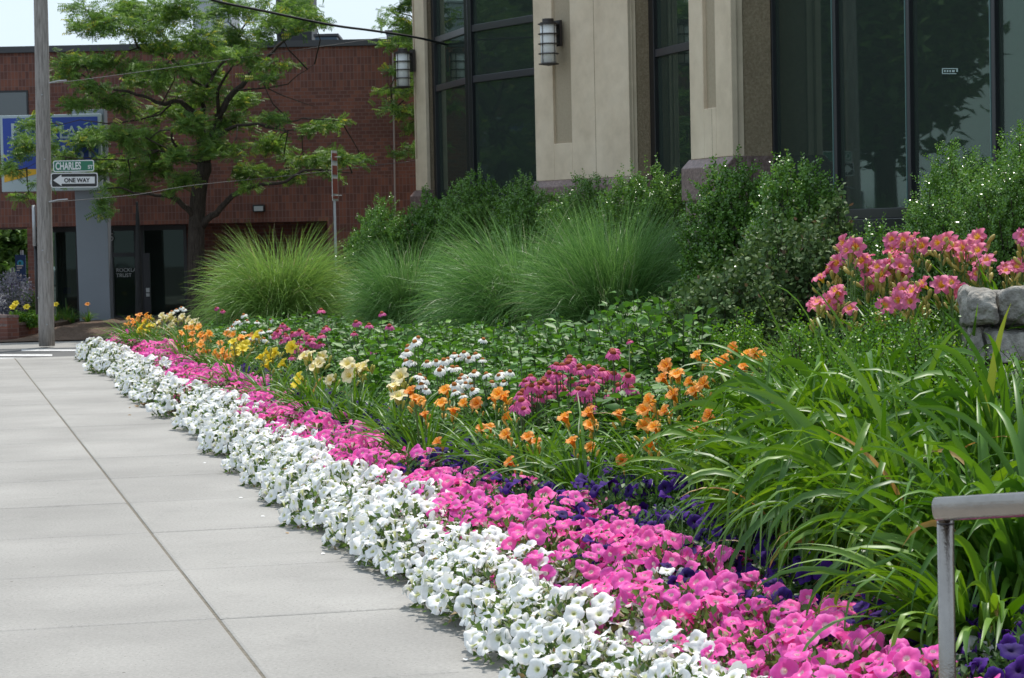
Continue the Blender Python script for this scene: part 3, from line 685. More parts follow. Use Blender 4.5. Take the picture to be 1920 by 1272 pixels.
# text helper
def text(body, size, loc, mat, parent, rz=0, align='LEFT', ext=.004, xs=1, name='lettering', font=None, bold=0):
    cu = bpy.data.curves.new('t', 'FONT'); cu.body = body; cu.size = size; cu.extrude = ext; cu.align_x = align; cu.offset = bold
    t = bpy.data.objects.new('t', cu); COL.objects.link(t); bpy.context.view_layer.update()
    me = bpy.data.meshes.new_from_object(t.evaluated_get(bpy.context.evaluated_depsgraph_get())); bpy.data.objects.remove(t)
    me.transform(Matrix.Diagonal((xs, 1, 1, 1)).to_4x4()); me.transform(Matrix.Rotation(math.pi / 2, 4, 'X')); me.materials.clear()
    o = obj(name, me, mat, parent); o.location = loc; o.rotation_euler = (0, 0, rz); return o
t5 = text('75', .21, (PX(198, YR), YR - .09, z_at(205, 452, YR)), M['s_white'], None, name='house_number'); 
tag(t5, 'white house number 75 on the glass above the bank door', 'house number')
dt = text('ROCKLAND\nTRUST', .10, (PX(219, YR), YR - .02, z_at(230, 510, YR)), M['s_white'], None, name='door_lettering'); tag(dt, 'small white lettering on the dark glass of the bank door', 'lettering')
# ---- pylon sign
YS = 42.5
sg = empty('pylon_sign', (PX(175, YS), YS, .1)); tag(sg, 'bank sign with blue, yellow and white panel carried by a broad grey pylon', 'sign')
sx = sg.location.x
m = MB(); zt_ = z_at(174, 205, YS) - .1
m.add([(PX(150, YS, 610) - sx, 0, -.1), (PX(208, YS, 610) - sx, 0, -.1), (PX(199, YS, 350) - sx, 0, zt_), (PX(138, YS, 350) - sx, 0, zt_),
       (PX(150, YS, 610) - sx, .35, -.1), (PX(208, YS, 610) - sx, .35, -.1), (PX(199, YS, 350) - sx, .35, zt_), (PX(138, YS, 350) - sx, .35, zt_)], [(0, 1, 2, 3), (5, 4, 7, 6), (1, 5, 6, 2), (4, 0, 3, 7), (3, 2, 6, 7)])
m.build('pylon', M['greymetal'], sg, bevel=.01)
X0, X1 = PX(5, YS, 290) - sx, PX(193, YS, 290) - sx; Z0, Z1 = z_at(100, 359, YS) - .1, z_at(100, 216, YS) - .1
m = MB(); m.box(X0, X1, -.16, -.002, Z0, Z1); m.build('sign_frame', M['s_pale'], sg, bevel=.01)
zm = z_at(50, 318, YS) - .1
fx0, fx1 = X0 + .05, X1 - .05
m = MB(); m.box(fx0, fx1, -.168, -.161, zm, Z1 - .05); m.build('blue_panel', M['s_blue'], sg)
m = MB(); m.add([(fx0, -.166, Z0 + .17), (fx0 + .95, -.166, zm - .002), (fx0, -.166, zm - .002)], [(0, 1, 2)]); m.build('yellow_wedge', M['s_yellow'], sg)
m = MB()
for k in range(7): m.box(fx1 - .62 + k * .085, fx1 - .565 + k * .085, -.172, -.169, zm + .06 + (k % 2) * .05, zm + .10 + (k % 2) * .05)
m.build('cyan_dots', M['s_cyan'], sg)
text('R', .40, (fx0 + .13, -.17, z_at(40, 262, YS) - .1), M['s_pale'], sg, xs=.9, bold=.006); text('OCKLAND', .31, (fx0 + .38, -.17, z_at(40, 262, YS) - .1), M['s_pale'], sg, xs=.9, bold=.004)
text('TRUST', .34, (fx0 + .62, -.17, z_at(40, 300, YS) - .1), M['s_pale'], sg, xs=1, bold=.004)
# ---- utility pole with street signs
pb = P(88, 652, 36.3)
ty = 36.3; px_, = (pb.x,)
pole = empty('utility_pole', (pb.x, ty, .02)); tag(pole, 'weathered grey wooden utility pole on the far pavement', 'pole')
tp = P(75.5, -60, ty); m = MB()
n_s = 14; pts = [(0 + (tp.x - pb.x) * k / n_s + random.gauss(0, .002), 0, (tp.z - .02) * k / n_s) for k in range(n_s + 1)]
m.tube(pts, [.122 - .018 * k / n_s for k in range(n_s + 1)], 20); m.build('shaft', M['wood'], pole, True)
def onp(px, py, dy=-.13): q = P(px, py, ty + dy); return (q.x - pb.x, dy, q.z - .02)
m = MB()
for px, py in ((79, 179), (80, 471), (90, 493), (72, 560), (84, 300), (88, 610)):
    q = onp(px, py, -.112); m.lathe([(0, 0), (.014, 0), (.014, .02), (0, .02)], 8, q)
m.build('bolt', M['galv'], pole)
m = MB(); a = onp(63, 385, -.02); b = onp(65, 462, -.02); m.tube([a, b], .028, 10); m.build('metal_guard', M['galv'], pole, True)
m = MB(); a = onp(66, 455, -.0); b = onp(70, 590, -.0); m.tube([(a[0], 0.03, a[2]), (b[0], .03, b[2])], .03, 8); m.build('riser_pipe', M['black'], pole, True)
m = MB()
for py, px1 in ((154, 125), (377, 127)):
    a = onp(92, py + 2, -.1); b = onp(px1, py - 3, -.16); m.tube([a, ((a[0] + b[0]) / 2, -.14, (a[2] + b[2]) / 2 + .01), b], .012, 6)
m.build('clamp_arm', M['galv'], pole)
def streetsign(name, x0, x1, y0, y1, Y, mat, label, tilt=0):
    a = P(x0, y1, Y); b = P(x1, y0, Y); c = (a + b) / 2; o = empty(name, (c.x, Y, c.z)); tag(o, label, 'sign')
    o.rotation_euler = (0, tilt, 0)
    W, Hh = (b.x - a.x) / 2, (b.z - a.z) / 2
    def rr(w_, h_, r, y0_, y1_):
        mm_ = MB(); pts = []
        for cx_, cz_, s0 in ((w_ - r, h_ - r, 0), (-w_ + r, h_ - r, 90), (-w_ + r, -h_ + r, 180), (w_ - r, -h_ + r, 270)):
            for k in range(5): an = R(s0 + k * 22.5); pts.append((cx_ + r * math.cos(an), cz_ + r * math.sin(an)))
        n_ = len(pts); mm_.add([(p[0], y0_, p[1]) for p in pts] + [(p[0], y1_, p[1]) for p in pts], [tuple(range(n_)), tuple(range(n_, 2 * n_))[::-1]] + [(i, n_ + i, n_ + (i + 1) % n_, (i + 1) % n_) for i in range(n_)]); return mm_
    rr(W, Hh, .03, -.003, .003).build('plate', M['s_white'], o); rr(W - .014, Hh - .014, .022, -.0045, -.0032).build('face', mat, o)
    return o, W, Hh
o, W, Hh = streetsign('street_name_sign', 100, 176, 300, 323, 36.12, M['s_green'], 'green street name sign CHARLES ST on the utility pole')
text('CHARLES', .155, (-W + .035, -.006, -Hh + .035), M['s_white'], o, xs=.60, ext=.001, bold=.004); text('ST', .075, (W - .092, -.006, -Hh + .04), M['s_white'], o, xs=.9, ext=.001, bold=.002)
o, W, Hh = streetsign('one_way_sign', 96, 183, 323.5, 353, 36.12, M['s_black'], 'black and white ONE WAY arrow sign below the street name sign', .012)
m = MB(); y_ = -.007
def poly(m, pts): m.add([(p[0], y_, p[1]) for p in pts], [tuple(range(len(pts)))])
ah = .085; sh = .052
poly(m, [(-W + .035, 0), (-W + .16, -ah), (-W + .16, ah)]); poly(m, [(-W + .1601, -sh), (W - .045, -sh), (W - .045, sh), (-W + .1601, sh)])
m.build('arrow', M['s_white'], o)
text('ONE WAY', .088, (-W + .20, -.0095, -.031), M['s_black'], o, xs=.93, ext=.001, bold=.003)
m = MB(); m.box(-W * .1, W * .15, -.01, .0, Hh + .0, Hh + .02); m.box(-.03, .03, .004, .15, -.05, .05); m.box(-W - .02, -W + .03, .004, .05, -.06, .0); m.build('bracket', M['galv'], o)
# ---- burnt stump post, no parking sign post
bp = empty('dark_post', (PX(262, 40), 40, .1)); tag(bp, 'thin dark weathered wooden post standing before the bank windows', 'post')
m = MB(); pts = []; rad = []
for k in range(9):
    q = P(262 - (.6 * k), 612 - (612 - 378) * k / 8, 40); pts.append((q.x - bp.location.x, random.gauss(0, .004), q.z - .1)); rad.append(.075 - .006 * k)
rad[-1] = .015; m.tube(pts, rad, 10); m.build('post', M['burnt'], bp, True)
m = MB(); q = P(257, 384, 40); m.box(q.x - bp.location.x - .02, q.x - bp.location.x + .02, -.03, .01, q.z - .1, q.z - .06); m.build('knob', M['burnt'], bp)
YN = 38.0; ns = empty('sign_post', (PX(631, YN), YN, 0)); tag(ns, 'thin galvanised post with a narrow red and white sign seen almost edge on', 'sign')
m = MB(); q = P(624, 283, YN); m.box(-.022, .022, -.006, .006, 0, q.z); m.box(-.022, -.016, -.006, .016, 0, q.z); m.build('post', M['galv'], ns)
hz = (P(627, 283, YN).z - P(627, 377, YN).z); zc = P(627, 330, YN).z
xx = PX(628, YN, 330) - ns.location.x
m = MB(); Mx = Matrix.Translation((xx, -.05, zc)) @ Matrix.Rotation(R(77), 4, 'Z'); m.box(-.15, .15, -.003, .003, -hz / 2, hz / 2, Mx); m.build('plate', M['s_white'], ns)
m = MB()
for a, b in ((.30, .45), (.02, .2), (-.36, -.06), (-.46, -.4)): m.box(-.13, .13, -.0055, -.0035, a * hz, b * hz, Mx)
m.box(-.13, .13, .0035, .0055, -.4 * hz, .4 * hz, Mx); m.build('red_marking', M['s_red'], ns)
m = MB(); 
for py in (295, 367): m.tube([(xx - .06, -.07, P(627, py, YN).z), (xx + .1, .01, P(627, py, YN).z)], .008, 6)
m.build('bolt', M['galv'], ns)
# ---- cables
def cable(pts, r, mat, label, name='cable'):
    ps = [P(*p) for p in pts]; o = ps[0]; m = MB(); out = []
    for i in range(len(ps) - 1):
        p0 = ps[max(i - 1, 0)]; p1 = ps[i]; p2 = ps[i + 1]; p3 = ps[min(i + 2, len(ps) - 1)]
        for k in range(6):
            t = k / 6; out.append(.5 * ((2 * p1) + (p2 - p0) * t + (2 * p0 - 5 * p1 + 4 * p2 - p3) * t * t + (3 * p1 - p0 - 3 * p2 + p3) * t ** 3))
    out.append(ps[-1]); m.tube([q - o for q in out], r, 6); ob = m.build(name, mat, None, True); ob.location = o; tag(ob, label, 'cable')
cable([(330, -30, 34), (398, 0, 34.5), (500, 22, 35.5), (620, 47, 36.8), (700, 58, 38), (783, 71, 39.2), (860, 90, 41)], .02, M['cable'], 'thick black overhead cable running in front of the tree crown')
cable([(92, 156, 36.2), (130, 153, 36.6), (300, 130, 38), (480, 105, 40), (620, 85, 41.5), (790, 60, 43)], .005, M['wire'], 'thin pale wire from the top clamp of the pole to the brick building')
cable([(92, 380, 36.2), (250, 366, 37), (360, 348, 38), (520, 332, 39.5), (700, 311, 41), (790, 300, 42)], .005, M['wire'], 'thin grey wire crossing low in front of the brick wall')
# ---- brick planter at far left
YP = 40.0
pl = empty('brick_planter', (PX(20, YP), YP, 0)); tag(pl, 'low brick planter wall left of the utility pole', 'planter')
m = MB(); xx0, xx1 = PX(-160, YP) - pl.location.x, PX(12, YP) - pl.location.x; zp_ = P(12, 606, YP).z
a_ = [(xx0, -1.1), (PX(12, 38.9) - pl.location.x, -1.1), (PX(12, 38.9) - pl.location.x + .02, -1.1)]
c1 = (PX(12, 38.9) - pl.location.x, -1.1); c2 = (PX(92, YP + .3) - pl.location.x, .5)
m.prism([(xx0, -1.1 + 2.2), (xx0, 1.0), (xx0, .82), (c1[0] - .15, -.85), c1, c2, (c2[0], c2[1] + .2), (c1[0], -.9)][2:7] + [(c1[0] - .05, -.85)], 0, zp_) if False else None
m.slab((PX(-140, 41.6) - pl.location.x, 1.6), c1, -.02, zp_ + .12, .2); m.slab(c1, c2, -.02, zp_ - .02, .2)
m.build('wall', M['brick_side'], pl)
m = MB(); m.slab((PX(-140, 41.6) - pl.location.x, 1.6), c1, zp_ + .121, zp_ + .16, .22, off=.01); m.slab((c1[0] + .01, c1[1] + .01), c2, zp_ - .018, zp_ + .02, .22, off=.01); m.build('coping', M['granite'], pl)
m = MB(); m.prism([(PX(-140, 41.6) - pl.location.x, 1.9), (c1[0] - .02, -.85), (c2[0], c2[1] + .2), (c2[0], 3)], 0, zp_ - .05); m.build('soil', M['mulch_dry'], pl)
# ---- stone retaining wall at right
rw = empty('stone_wall', (2.25, 11.0, .6)); tag(rw, 'rough grey stone retaining wall end at the right edge behind the shrubs', 'wall')
def stone(x0, x1, y0, y1, z0, z1, seed):
    import bmesh
    r = random.Random(seed); bm = bmesh.new(); bmesh.ops.create_cube(bm, size=1); bmesh.ops.subdivide_edges(bm, edges=bm.edges[:], cuts=17, use_grid_fill=True)
    from mathutils import noise
    for v in bm.verts:
        p = v.co * 2; q = Vector([math.copysign(abs(c_) ** .99, c_) for c_ in p]); l = max(abs(c_) for c_ in q); rr_ = (abs(q.x) ** 7 + abs(q.y) ** 7 + abs(q.z) ** 7) ** (1 / 7)
        q = q / rr_ * (l ** 0 if False else 1)
        w_ = Vector(((x0 + x1) / 2 + q.x * (x1 - x0) / 2, (y0 + y1) / 2 + q.y * (y1 - y0) / 2, (z0 + z1) / 2 + q.z * (z1 - z0) / 2))
        nv = noise.noise_vector(w_ * 5 + Vector((seed, 0, 0))) * .03 + noise.noise_vector(w_ * 14 + Vector((seed, 0, 0))) * .016 + noise.noise_vector(w_ * 40) * .005
        v.co = w_ + nv
    me = bpy.data.meshes.new('stone'); bm.to_mesh(me); bm.free()
    return obj('stone', me, M['rock'], rw, True)
lx = lambda px, py, Y: P(px, py, Y)
yy = 11.0
def sb(px0, px1, py0, py1, seed, d=.3, dy=0):
    a = P(px0, py1, yy + dy); b = P(px1, py0, yy + dy); l = rw.location
    stone(a.x - l.x, b.x - l.x, dy, dy + d, a.z - l.z, b.z - l.z, seed)
sb(1819, 1873, 544, 613, 1); sb(1874, 1990, 542, 614, 2); sb(1991, 2100, 545, 612, 3)
sb(1853, 1950, 616, 686, 4); sb(1951, 2080, 616, 684, 5); sb(1826, 1851, 616, 680, 6, .3, .06); sb(2101, 2230, 543, 612, 9); sb(2231, 2380, 546, 614, 10); sb(2081, 2200, 617, 685, 11); sb(2201, 2370, 616, 684, 12); sb(2061, 2210, 688, 762, 13); sb(2211, 2380, 689, 760, 14); sb(1860, 1935, 688, 760, 7); sb(1936, 2060, 688, 760, 8)
# ---- steel handrail
hr = empty('handrail', (1.085, 6.07, 0)); tag(hr, 'brushed stainless steel handrail at the lower right corner', 'handrail')
zt2 = P(1780, 955, 6.07).z
def stad(Mx, L, hx, hy, seg=20):
    """rounded flat tube along local x"""
    v = [];  n = seg
    for x in (0, L):
        for k in range(n):
            a = 2 * math.pi * k / n; r_ = (abs(math.cos(a)) ** 2.6 + abs(math.sin(a)) ** 2.6) ** (-1 / 2.6)
            v.append(Mx @ Vector((x, hx * math.cos(a) * r_, hy * math.sin(a) * r_)))
    return v, [(k, (k + 1) % n, n + (k + 1) % n, n + k) for k in range(n)] + [tuple(range(n))[::-1], tuple(range(n, 2 * n))]
e1 = P(1990, 942, 5.75); e0 = P(1757, 955, 6.07); dv = (e1 - e0)
Mx = Matrix.Translation((0, 0, e0.z)) @ Matrix.Rotation(math.atan2(dv.y, dv.x), 4, 'Z') @ Matrix.Rotation(-math.atan2(dv.z, math.hypot(dv.x, dv.y)), 4, 'Y')
m = MB(); v, f = stad(Mx, 1.7, .021, .031); m.add([q - Vector((.0, 0, 0)) for q in v], f)
o = m.build('rail', M['steel'], hr, True, bevel=.003)
m = MB(); v, f = stad(Matrix.Translation((.021, 0, -.05)) @ Matrix.Rotation(-math.pi / 2, 4, 'Y'), e0.z + .05 - .025, .021, .0215); m.add(v, f); m.build('post', M['steel'], hr, True)
m = MB(); v, f = stad(Matrix.Translation((.021, 0, e0.z - .0375)) @ Matrix.Rotation(-math.pi / 2, 4, 'Y'), .003, .0217, .0222); m.add(v, f); m.build('weld', M['frame_edge'], hr, True)
hr.location.x = P(1757, 955, 6.07).x
# ================================================================= plants
def blades(name, n, base_r, len_rng, width, lean_rng, curl_rng, seg=9, flat=True, cfold=.25, rnd=None, dirs=None, tipbend=0, wprof='leaf', twist=.5, kink=0.):
    """arching blades from a clump; returns a mesh. quads, 3 vertices across when folded"""
    az = rng.random(n) * 2 * np.pi if dirs is None else dirs
    r0 = base_r * np.sqrt(rng.random(n)); a0 = az + rng.normal(0, .6, n)
    L = rng.uniform(*len_rng, n); lean = rng.uniform(*lean_rng, n); curl = rng.uniform(*curl_rng, n)
    t = np.linspace(0, 1, seg + 1)
    ang = lean[:, None] + curl[:, None] * t[None] ** 1.7 + (tipbend * rng.random(n))[:, None] * np.clip(t - .65, 0, 1)[None] * 3
    if kink:
        kt = rng.uniform(.4, .85, n)[:, None]; ka = (rng.random(n) < kink)[:, None] * rng.uniform(.6, 1.7, n)[:, None]; ang = ang + ka * (t[None] > kt)
        ang = np.minimum(ang, 3.05)
    ds = L[:, None] / seg
    rr_ = np.cumsum(np.sin(ang) * ds, 1) - np.sin(ang[:, :1]) * ds; zz = np.cumsum(np.cos(ang) * ds, 1) - np.cos(ang[:, :1]) * ds
    side = rng.normal(0, .10 if wprof == 'leaf' else .17, n)[:, None] * t[None] ** 2 * L[:, None]
    hx, hy = np.cos(az), np.sin(az)
    px = (r0 * np.cos(a0))[:, None] + hx[:, None] * rr_ - hy[:, None] * side
    py = (r0 * np.sin(a0))[:, None] + hy[:, None] * rr_ + hx[:, None] * side
    c = np.stack([px, py, zz], -1)
    if wprof == 'leaf': wp = np.interp(t, [0, .15, .5, .8, 1], [.6, .95, 1, .62, .03])
    else: wp = np.interp(t, [0, .3, .8, 1], [.8, 1, .7, .1])
    ww = width * rng.uniform(.7, 1.2, n)[:, None] * wp[None] / 2
    tw = rng.normal(0, twist, n)[:, None] * (.3 + t[None])
    sd = np.stack([-hy, hx, np.zeros(n)], -1)[:, None, :]
    nm = np.stack([-np.cos(ang) * hx[:, None], -np.cos(ang) * hy[:, None], np.sin(ang)], -1)
    S = sd * np.cos(tw)[..., None] + nm * np.sin(tw)[..., None]; Nn = nm * np.cos(tw)[..., None] - sd * np.sin(tw)[..., None]
    if rnd is None: rnd = rng.random(n)
    k = seg + 1
    if flat:
        V = np.stack([c - S * ww[..., None], c + S * ww[..., None]], 2)          # n,k,2,3
        i = (np.arange(n) * k * 2)[:, None] + np.arange(seg)[None] * 2
        F = np.stack([i, i + 1, i + 3, i + 2], -1).reshape(-1, 4); m = 2
    else:
        up = Nn * (ww * cfold)[..., None]
        V = np.stack([c - S * ww[..., None] + up, c, c + S * ww[..., None] + up], 2)
        i = (np.arange(n) * k * 3)[:, None] + np.arange(seg)[None] * 3
        F = np.concatenate([np.stack([i, i + 1, i + 4, i + 3], -1).reshape(-1, 4), np.stack([i + 1, i + 2, i + 5, i + 4], -1).reshape(-1, 4)]); m = 3
    return bulk(name, V.reshape(-1, 3), F, np.repeat(rnd, k * m))

# ---- ornamental grasses
GR = 'ornamental grass clumps in front of the hedge'
def grassclump(px, Y, top, hw, n, mat, label, lean=(.02, .75), curl=(.25, 1.5), zb=None):
    x = PX(px, Y); z = float(gz(x, Y)); H = P(px, top, Y).z - z; Rr = hw / FPX * Y
    o = empty('ornamental_grass', (x, Y, z - .02)); tag(o, label, 'grass', GR)
    me = blades('grass_blades', n, .30, (H * .62, H * 1.12), .0075, lean, curl, 12, True, wprof='thin', twist=.9)
    # scale sideways so that the fountain has the width it has
    a = obj('foliage', me, mat, o)
    v = np.empty(len(me.vertices) * 3, np.float32); me.vertices.foreach_get('co', v); v = v.reshape(-1, 3)
    q = np.percentile(np.abs(v[:, 0]), 96.5); zq = np.percentile(v[:, 2], 98.5) * 1.12
    v[:, :2] *= Rr / q; v[:, 2] *= H / zq; me.vertices.foreach_set('co', v.ravel()); me.update()
    m = MB()
    for k in range(60):
        an = random.random() * 6.28; ra = random.random() * .28; m.tube([(ra * math.cos(an), ra * math.sin(an), 0), (ra * 1.3 * math.cos(an), ra * 1.3 * math.sin(an), H * .35)], .004, 4, False)
    m.build('culms', M['stem'], o)
    return o
grassclump(528, 33, 452, 128, 8500, M['grasspale'], 'bright yellow-green fountain grass farthest left, in front of the brick wall', (.02, 1.0), (.6, 2.1))
grassclump(765, 30.5, 455, 100, 5200, M['grass'], 'smaller dull green fountain grass in the middle, between two wider clumps', (.02, .85), (.6, 2.1))
grassclump(985, 27, 428, 168, 7000, M['grass'], 'wide blue-green fountain grass below the middle stone pier', (.02, 1.0), (.6, 2.1))
grassclump(1150, 25.4, 388, 150, 6500, M['grass'], 'tallest blue-green fountain grass, rightmost, reaching toward the right pier', (.0, .8), (.3, 1.7))

# ---- hedge shrubs
def inside(X, Y):  # True when a point would be inside the stone building
    pl = [(-1.55, 41.8), (-1.62, 41.45), (-1.4, 41.1), (-1.1, 41.0), (-.6, 38.9), (.1, 37.6), (.3, 35.9), (1.15, 34.6), (1.68, 33.9), (2.07, 33.9), (2.85, 31.1), (1.9, 26.5), (2.3, 25.2), (2.75, 25.3), (8.3, 6)]
    pl = np.array(pl); Xe = np.interp(-Y, -pl[:, 1], pl[:, 0]); return X > Xe - .03
BUSHES = 'clipped evergreen shrubs in front of the stone building'
def bush_mesh(seed, shoots=620, leaf=.021, lv=LEAF_V, lf=LEAF_F, per=30, shoot_len=(.10, .24), up=.55, name='bush_leaves', core=True):
    """shoots over a unit dome (radius 1, height 1), leaves whorled along each; leaves in metres"""
    return dict(seed=seed, shoots=shoots, leaf=leaf, lv=lv, lf=lf, per=per, sl=shoot_len, up=up)
def make_bush(name, x, y, zb, rx, ry, h, cfg, mat, label, group, cat='shrub', twigs=True, sprigs=.06):
    r = np.random.default_rng(cfg['seed']); n = int(cfg['shoots'] * (rx * h + rx * ry) * 1.7)
    # points on and inside a lumpy dome
    u = r.random(n) * 2 * np.pi; ph = np.arccos(1 - r.random(n) * 1.02); rad = 1 - .38 * r.random(n) ** 1.5; h = h * .98
    k = 5; la = r.random(k) * 6.28; lp = r.random(k) * 1.4
    dx = np.sin(ph) * np.cos(u); dy = np.sin(ph) * np.sin(u); dz = np.cos(ph)
    lump = np.zeros(n)
    for a, b in zip(la, lp):
        d = dx * math.sin(b) * math.cos(a) + dy * math.sin(b) * math.sin(a) + dz * math.cos(b); lump += np.exp((d - 1) * 14)
    rad = rad * (.86 + .18 * np.clip(lump, 0, 1) + .06 * np.sin(u * 7 + ph * 9))
    p = np.stack([dx * rx * rad, dy * ry * rad, np.sign(dz) * np.abs(dz) ** cfg.get('flat', .5) * h * rad + .02], -1); p[:, 2] = np.maximum(p[:, 2], .0); p[:, 2] *= h / np.percentile(p[:, 2], 99); p[:, :2] *= 1.2
    nrm = np.stack([dx / rx, dy / ry, dz / h], -1); nrm /= np.linalg.norm(nrm, axis=1, keepdims=True)
    d = nrm * (1 - cfg['up']) + np.array([0, 0, 1]) * cfg['up'] + r.normal(0, .22, (n, 3)); d /= np.linalg.norm(d, axis=1, keepdims=True)
    L = r.uniform(*cfg['sl'], n); tall = r.random(n) < sprigs; L = np.where(tall & (dz > .35), L * 1.7, L)
    per = cfg['per']; t = (np.arange(per) + .5) / per
    pos = (p[:, None, :] + d[:, None, :] * (L[:, None] * (t[None] - .35))[..., None])
    ref = np.where(np.abs(d[:, 2:3]) > .9, [[1., 0, 0]], [[0, 0, 1.]]); e1 = np.cross(d, ref); e1 /= np.linalg.norm(e1, axis=1, keepdims=True); e2 = np.cross(d, e1)
    an = (np.arange(per) * 2.4)[None] + r.random(n)[:, None] * 6
    out = e1[:, None] * np.cos(an)[..., None] + e2[:, None] * np.sin(an)[..., None]
    ydir = out * .8 + d[:, None] * .55 + r.normal(0, .18, (n, per, 3)); ydir /= np.linalg.norm(ydir, axis=2, keepdims=True)
    zdir = d[:, None] * .35 + out * .25 + nrm[:, None] * .5 + r.normal(0, .5, (n, per, 3)); zdir -= ydir * (zdir * ydir).sum(2, keepdims=True); zdir /= np.linalg.norm(zdir, axis=2, keepdims=True)
    xdir = np.cross(ydir, zdir)
    rot = np.stack([xdir, ydir, zdir], -1).reshape(-1, 3, 3); pos = (pos + out * .004).reshape(-1, 3)
    tipness = np.tile(t, n); rnd = np.clip(r.random(n * per) * .88 + (tipness > .86) * (r.random(n * per) < .45) * .2, 0, 1)
    keep = ~inside(pos[:, 0] + x, pos[:, 1] + y)
    sc = cfg['leaf'] * r.uniform(.7, 1.2, n * per) * (1.05 - .35 * tipness)
    me = scatter(name, cfg['lv'], cfg['lf'], pos[keep], rot[keep], sc[keep], rnd[keep])
    o = empty(name, (x, y, zb)); tag(o, label, cat, group); obj('foliage', me, mat, o)
    m = MB()
    for i in r.choice(n, min(n, 130), replace=False):
        q = p[i]; 
        if inside(q[0] + x, q[1] + y): continue
        m.tube([(q[0] * .08, q[1] * .08, 0), (q[0] * .6, q[1] * .6, q[2] * .45), tuple(q)], [.012, .006, .003], 4, False)
    for i in np.where(tall)[0][:160]:
        q = p[i]; 
        if inside(q[0] + x, q[1] + y): continue
        m.tube([tuple(q), tuple(q + d[i] * L[i] * .6)], [.0025, .001], 3, False)
    m.build('stems', M['twig'], o)
    return o
cfgb = lambda s, **k: dict(dict(seed=s, shoots=1250, leaf=.036, lv=ROUND_V, lf=ROUND_F, per=15, sl=(.09, .19), up=.5), **k)
def hedge(px, Y, top, hw, label, seed, dz=.0, mat='box', ry=None, **k):
    x = PX(px, Y); zb = float(gz(x, Y)) - dz; h = P(px, top, Y).z - zb; rx = hw / FPX * Y
    return make_bush('evergreen_shrub', x, Y, zb, rx, ry or rx * .9, h, cfgb(seed, **k), M[mat], label, BUSHES)
hedge(712, 37.5, 396, 72, 'low dark shrub at the far left end of the hedge, before the brick wall', 11)
hedge(800, 38, 380, 80, 'shrub covering the granite foot of the left stone pier', 12)
hedge(905, 36.5, 346, 85, 'shrub rising in a peak below the left window mullion', 13)
hedge(1005, 34.2, 352, 80, 'shrub between the left window and the middle pier', 14)
hedge(1105, 32.4, 346, 85, 'shrub below the jointed face of the middle pier', 15)
hedge(1215, 29.2, 336, 95, 'tall shrub in front of the narrow window between two piers', 16)
hedge(1375, 23.4, 322, 85, 'shrub hiding the base of the right stone pier', 17)
hedge(1490, 21.5, 318, 95, 'dark shrub at the near side of the right pier, below the first window bay', 18)
hedge(1655, 17.5, 432, 60, 'low part of the hedge under the window sill, behind the leftmost pink daylilies', 21, shoots=1500, leaf=.024)
hedge(1800, 16.6, 300, 110, 'large glossy dark shrub before the right window, behind the pink daylilies', 19, shoots=1900, leaf=.022, per=20, sl=(.08, .17))
hedge(1925, 15.6, 262, 120, 'tall glossy shrub cut by the right edge of the picture', 20, shoots=1900, leaf=.022, per=20, sl=(.08, .17))
# viburnum with rounded leaves
VB = 'round-leaved shrubs left of the pink daylilies'
def vib(px, Y, top, hw, label, seed):
    x = PX(px, Y); zb = float(gz(x, Y)); h = P(px, top, Y).z - zb; rx = hw / FPX * Y
    return make_bush('viburnum_shrub', x, Y, zb, rx, rx * .85, h, dict(seed=seed, shoots=620, leaf=.052, flat=.8, lv=ROUND_V, lf=ROUND_F, per=11, sl=(.14, .28), up=.42), M['vib'], label, VB, sprigs=.08)
vib(1372, 17.4, 490, 108, 'wide low shrub with dull rounded leaves beside the tallest fountain grass', 31)
vib(1500, 18.0, 428, 95, 'olive shrub with rounded leaves behind the leftmost pink daylilies', 32)
vib(1560, 18.4, 385, 52, 'narrow upright round-leaved shrub reaching toward the window sill', 33)
# low light-green box in front of the wall
LB = 'low light green box shrubs on the near slope'
lowbox = [(1400, 13.5, 625, 80, 'between the viburnum and the orange daylilies'), (1500, 11.6, 628, 90, 'directly below the leftmost pink daylilies'), (1620, 11.2, 622, 95, 'below the middle of the pink daylilies'),
          (1745, 10.3, 640, 95, 'just left of the foot of the stone wall'), (1590, 10.0, 690, 100, 'behind the tall strap leaves, near the centre of the slope'), (1850, 9.6, 720, 100, 'in front of the stone wall'),
          (1960, 9.2, 700, 90, 'at the right edge in front of the stone wall'), (1730, 9.4, 735, 95, 'just above the big daylily leaves'), (1500, 11.0, 705, 70, 'right of the upper orange daylilies')]
for i, (px, Y, top, hw, lab) in enumerate(lowbox):
    x = PX(px, Y); zb = float(gz(x, Y)) - .08; h = P(px, top, Y).z - zb; rx = hw / FPX * Y
    make_bush('low_box_shrub', x, Y, zb, rx, rx * 1.25, h, dict(seed=40 + i, shoots=2600, leaf=.020, flat=.75, lv=ROUND_V, lf=ROUND_F, per=17, sl=(.07, .16), up=.5), M['boxpale'], 'low light green small-leaved shrub ' + lab, LB, sprigs=.2)

